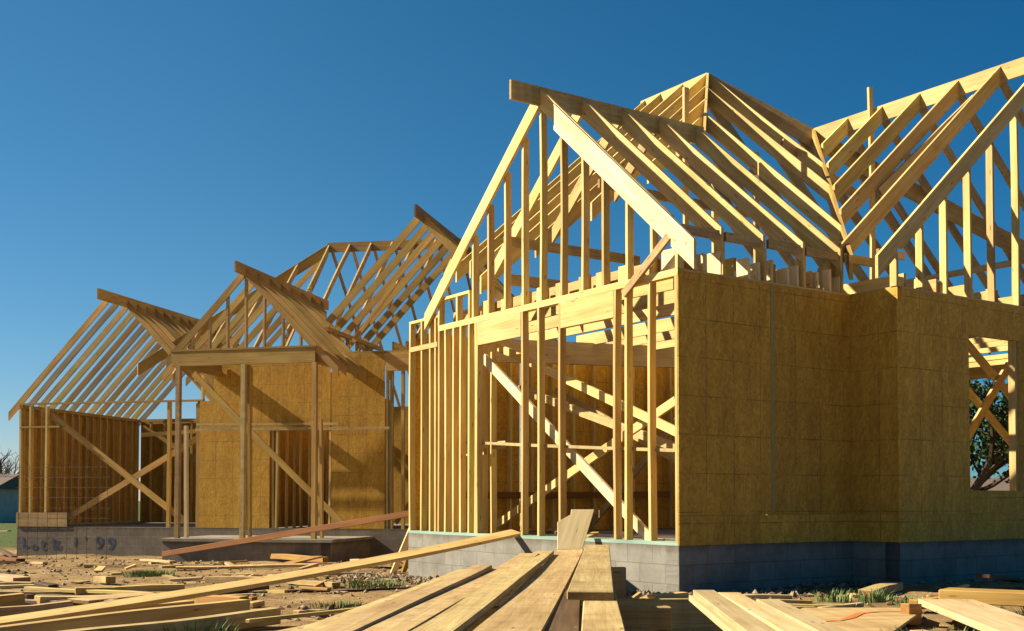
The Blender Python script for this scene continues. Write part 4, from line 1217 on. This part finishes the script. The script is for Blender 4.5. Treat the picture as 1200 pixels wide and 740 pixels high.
# ------------------------------------------------------------------ trees and far buildings
def grow(p, d, L, r, depth, segs, tips, spread=.55, rise=.1, gravity=0.0):
    q = p.copy(); dd = d.copy()
    n = 4
    for i in range(n):
        dd = (dd + Vector((random.uniform(-1, 1), random.uniform(-1, 1), random.uniform(-.6, 1) * .8 + rise)) * .18).normalized()
        q2 = q + dd * (L / n)
        segs.append((q, q2, r * (1 - .35 * i / n), r * (1 - .35 * (i + 1) / n)))
        q = q2
        if depth <= 2:
            tips.append(q.copy())
        if depth > 0 and i >= 1:
            k_ = 1 if i < n - 1 else 2
            for _ in range(k_):
                s = Vector((random.uniform(-1, 1), random.uniform(-1, 1), random.uniform(-.45, .8)))
                grow(q, (dd + s * spread * 1.6).normalized(), L * random.uniform(.55, .8), r * .55, depth - 1, segs, tips, spread, rise)
def tree(x, y, trunk_h, r, L, depth, label, leaves=0, leaf=.1, m_leaf=None, spread=.55, name='tree', cloud=.5):
    z = ground_z(x, y)
    t = empty(name, (x, y, z))
    tag(t, label, 'tree')
    segs = []; tips = []
    top = Vector((random.uniform(-.1, .1), random.uniform(-.1, .1), trunk_h))
    tsegs = [(Vector((0, 0, -.1)), top * .5, r * 1.25, r), (top * .5, top, r, r * .85)]
    for k_ in range(4):
        an = k_ * 1.57 + random.uniform(-.5, .5)
        grow(top * random.uniform(.8, 1), Vector((math.cos(an), math.sin(an), random.uniform(.3, .9))).normalized(), L, r * .6, depth, segs, tips, spread)
    grow(top, Vector((.1, .1, 1)).normalized(), L, r * .7, depth, segs, tips, spread)
    def tub(nm, ss):
        bm = bmesh.new()
        for a_, b_, r0, r1 in ss:
            X, Y, Z = axes(a_, b_, Vector((.3, .2, 1)))
            ra = [[bm.verts.new(p_ + (Y * math.cos(i * 1.2566) + Z * math.sin(i * 1.2566)) * rr) for i in range(5)] for p_, rr in ((a_, r0), (b_, r1))]
            for i in range(5):
                bm.faces.new((ra[0][i], ra[0][(i + 1) % 5], ra[1][(i + 1) % 5], ra[1][i]))
        me = bpy.data.meshes.new(nm); bm.to_mesh(me); bm.free()
        return link(nm, me, M['bark'], t)
    tub('trunk', tsegs); tub('limbs', segs)
    if leaves:
        verts = []; faces = []
        for _ in range(leaves):
            c = random.choice(tips) + Vector((random.gauss(0, cloud), random.gauss(0, cloud), random.gauss(0, cloud * .6)))
            u = Vector((random.uniform(-1, 1), random.uniform(-1, 1), random.uniform(-1, 1))).normalized()
            v = u.cross(Vector((random.uniform(-1, 1), random.uniform(-1, 1), random.uniform(-1, 1)))).normalized()
            s = leaf * random.uniform(.5, 1.2)
            k0 = len(verts)
            for q in (u, v * .6, -u, -v * .6):
                verts.append(c + q * s)
            faces.append((k0, k0 + 1, k0 + 2, k0 + 3))
        me = bpy.data.meshes.new('crown'); me.from_pydata(verts, [], faces)
        link('crown', me, m_leaf, t)
    return t
random.seed(23)
tree(11.2, 30.0, .9, .22, 2.0, 3, 'dark spreading tree behind the window opening of the tall house', 9500, .085, M['leaf'], .65, cloud=.12)
random.seed(5)
tree(-31.3, 70, 1.6, .12, 1.25, 3, 'bare leafless tree above the far grey shed at the left edge', spread=.55, name='bare_tree')
for x, y, h, s_, lab in ((-6.6, 62, 1.0, 1.0, 'green bush tree far off between the two houses'), (-4.4, 66, 1.1, 1.05, 'distant round tree right of the bush between the two houses'), (-9.5, 70, 1.4, 1.3, 'distant tree half hidden behind the porch doorway')):
    tree(x, y, h * .5, .12, 1.0 * s_, 2, lab, 2200, .22, M['leaf2'], cloud=.4)

def far_house(name, x0, x1, y0, y1, zw, zr, mw, mr, label, along='x'):
    zb = ground_z(x0, y0) - .1
    h = empty(name, ((x0 + x1) / 2, (y0 + y1) / 2, zb)); tag(h, label, 'building')
    wx, wy = (x1 - x0) / 2, (y1 - y0) / 2
    box('wall', (-wx, -wy, 0), (wx, wy, zw - zb), mw, h)
    prof = [(-wy - .4, zw - zb - .15), (wy + .4, zw - zb - .15), (wy + .4, zw - zb), (0, zr - zb), (-wy - .4, zw - zb)]
    me = prism_mesh('roof', prof, 2 * wx + .8)
    o = link('roof', me, mr, h); o.rotation_euler = (0, 0, R(90))
    for k_ in (-.55, .3, .7):
        w_ = box('window', (k_ * wx - .5, -wy - .05, .9), (k_ * wx + .5, -wy - .003, 1.75), M['glass'], h)
    return h
far_house('grey_shed', -38, -29.55, 66, 71, 1.75, 2.5, M['siding'], M['shingle'], 'low grey building with dark roof at the far left edge')
far_house('distant_house', 22.5, 34, 60, 68, .9, 2.2, M['siding'], M['shingle'], 'distant low house with brown roof seen through the window opening')
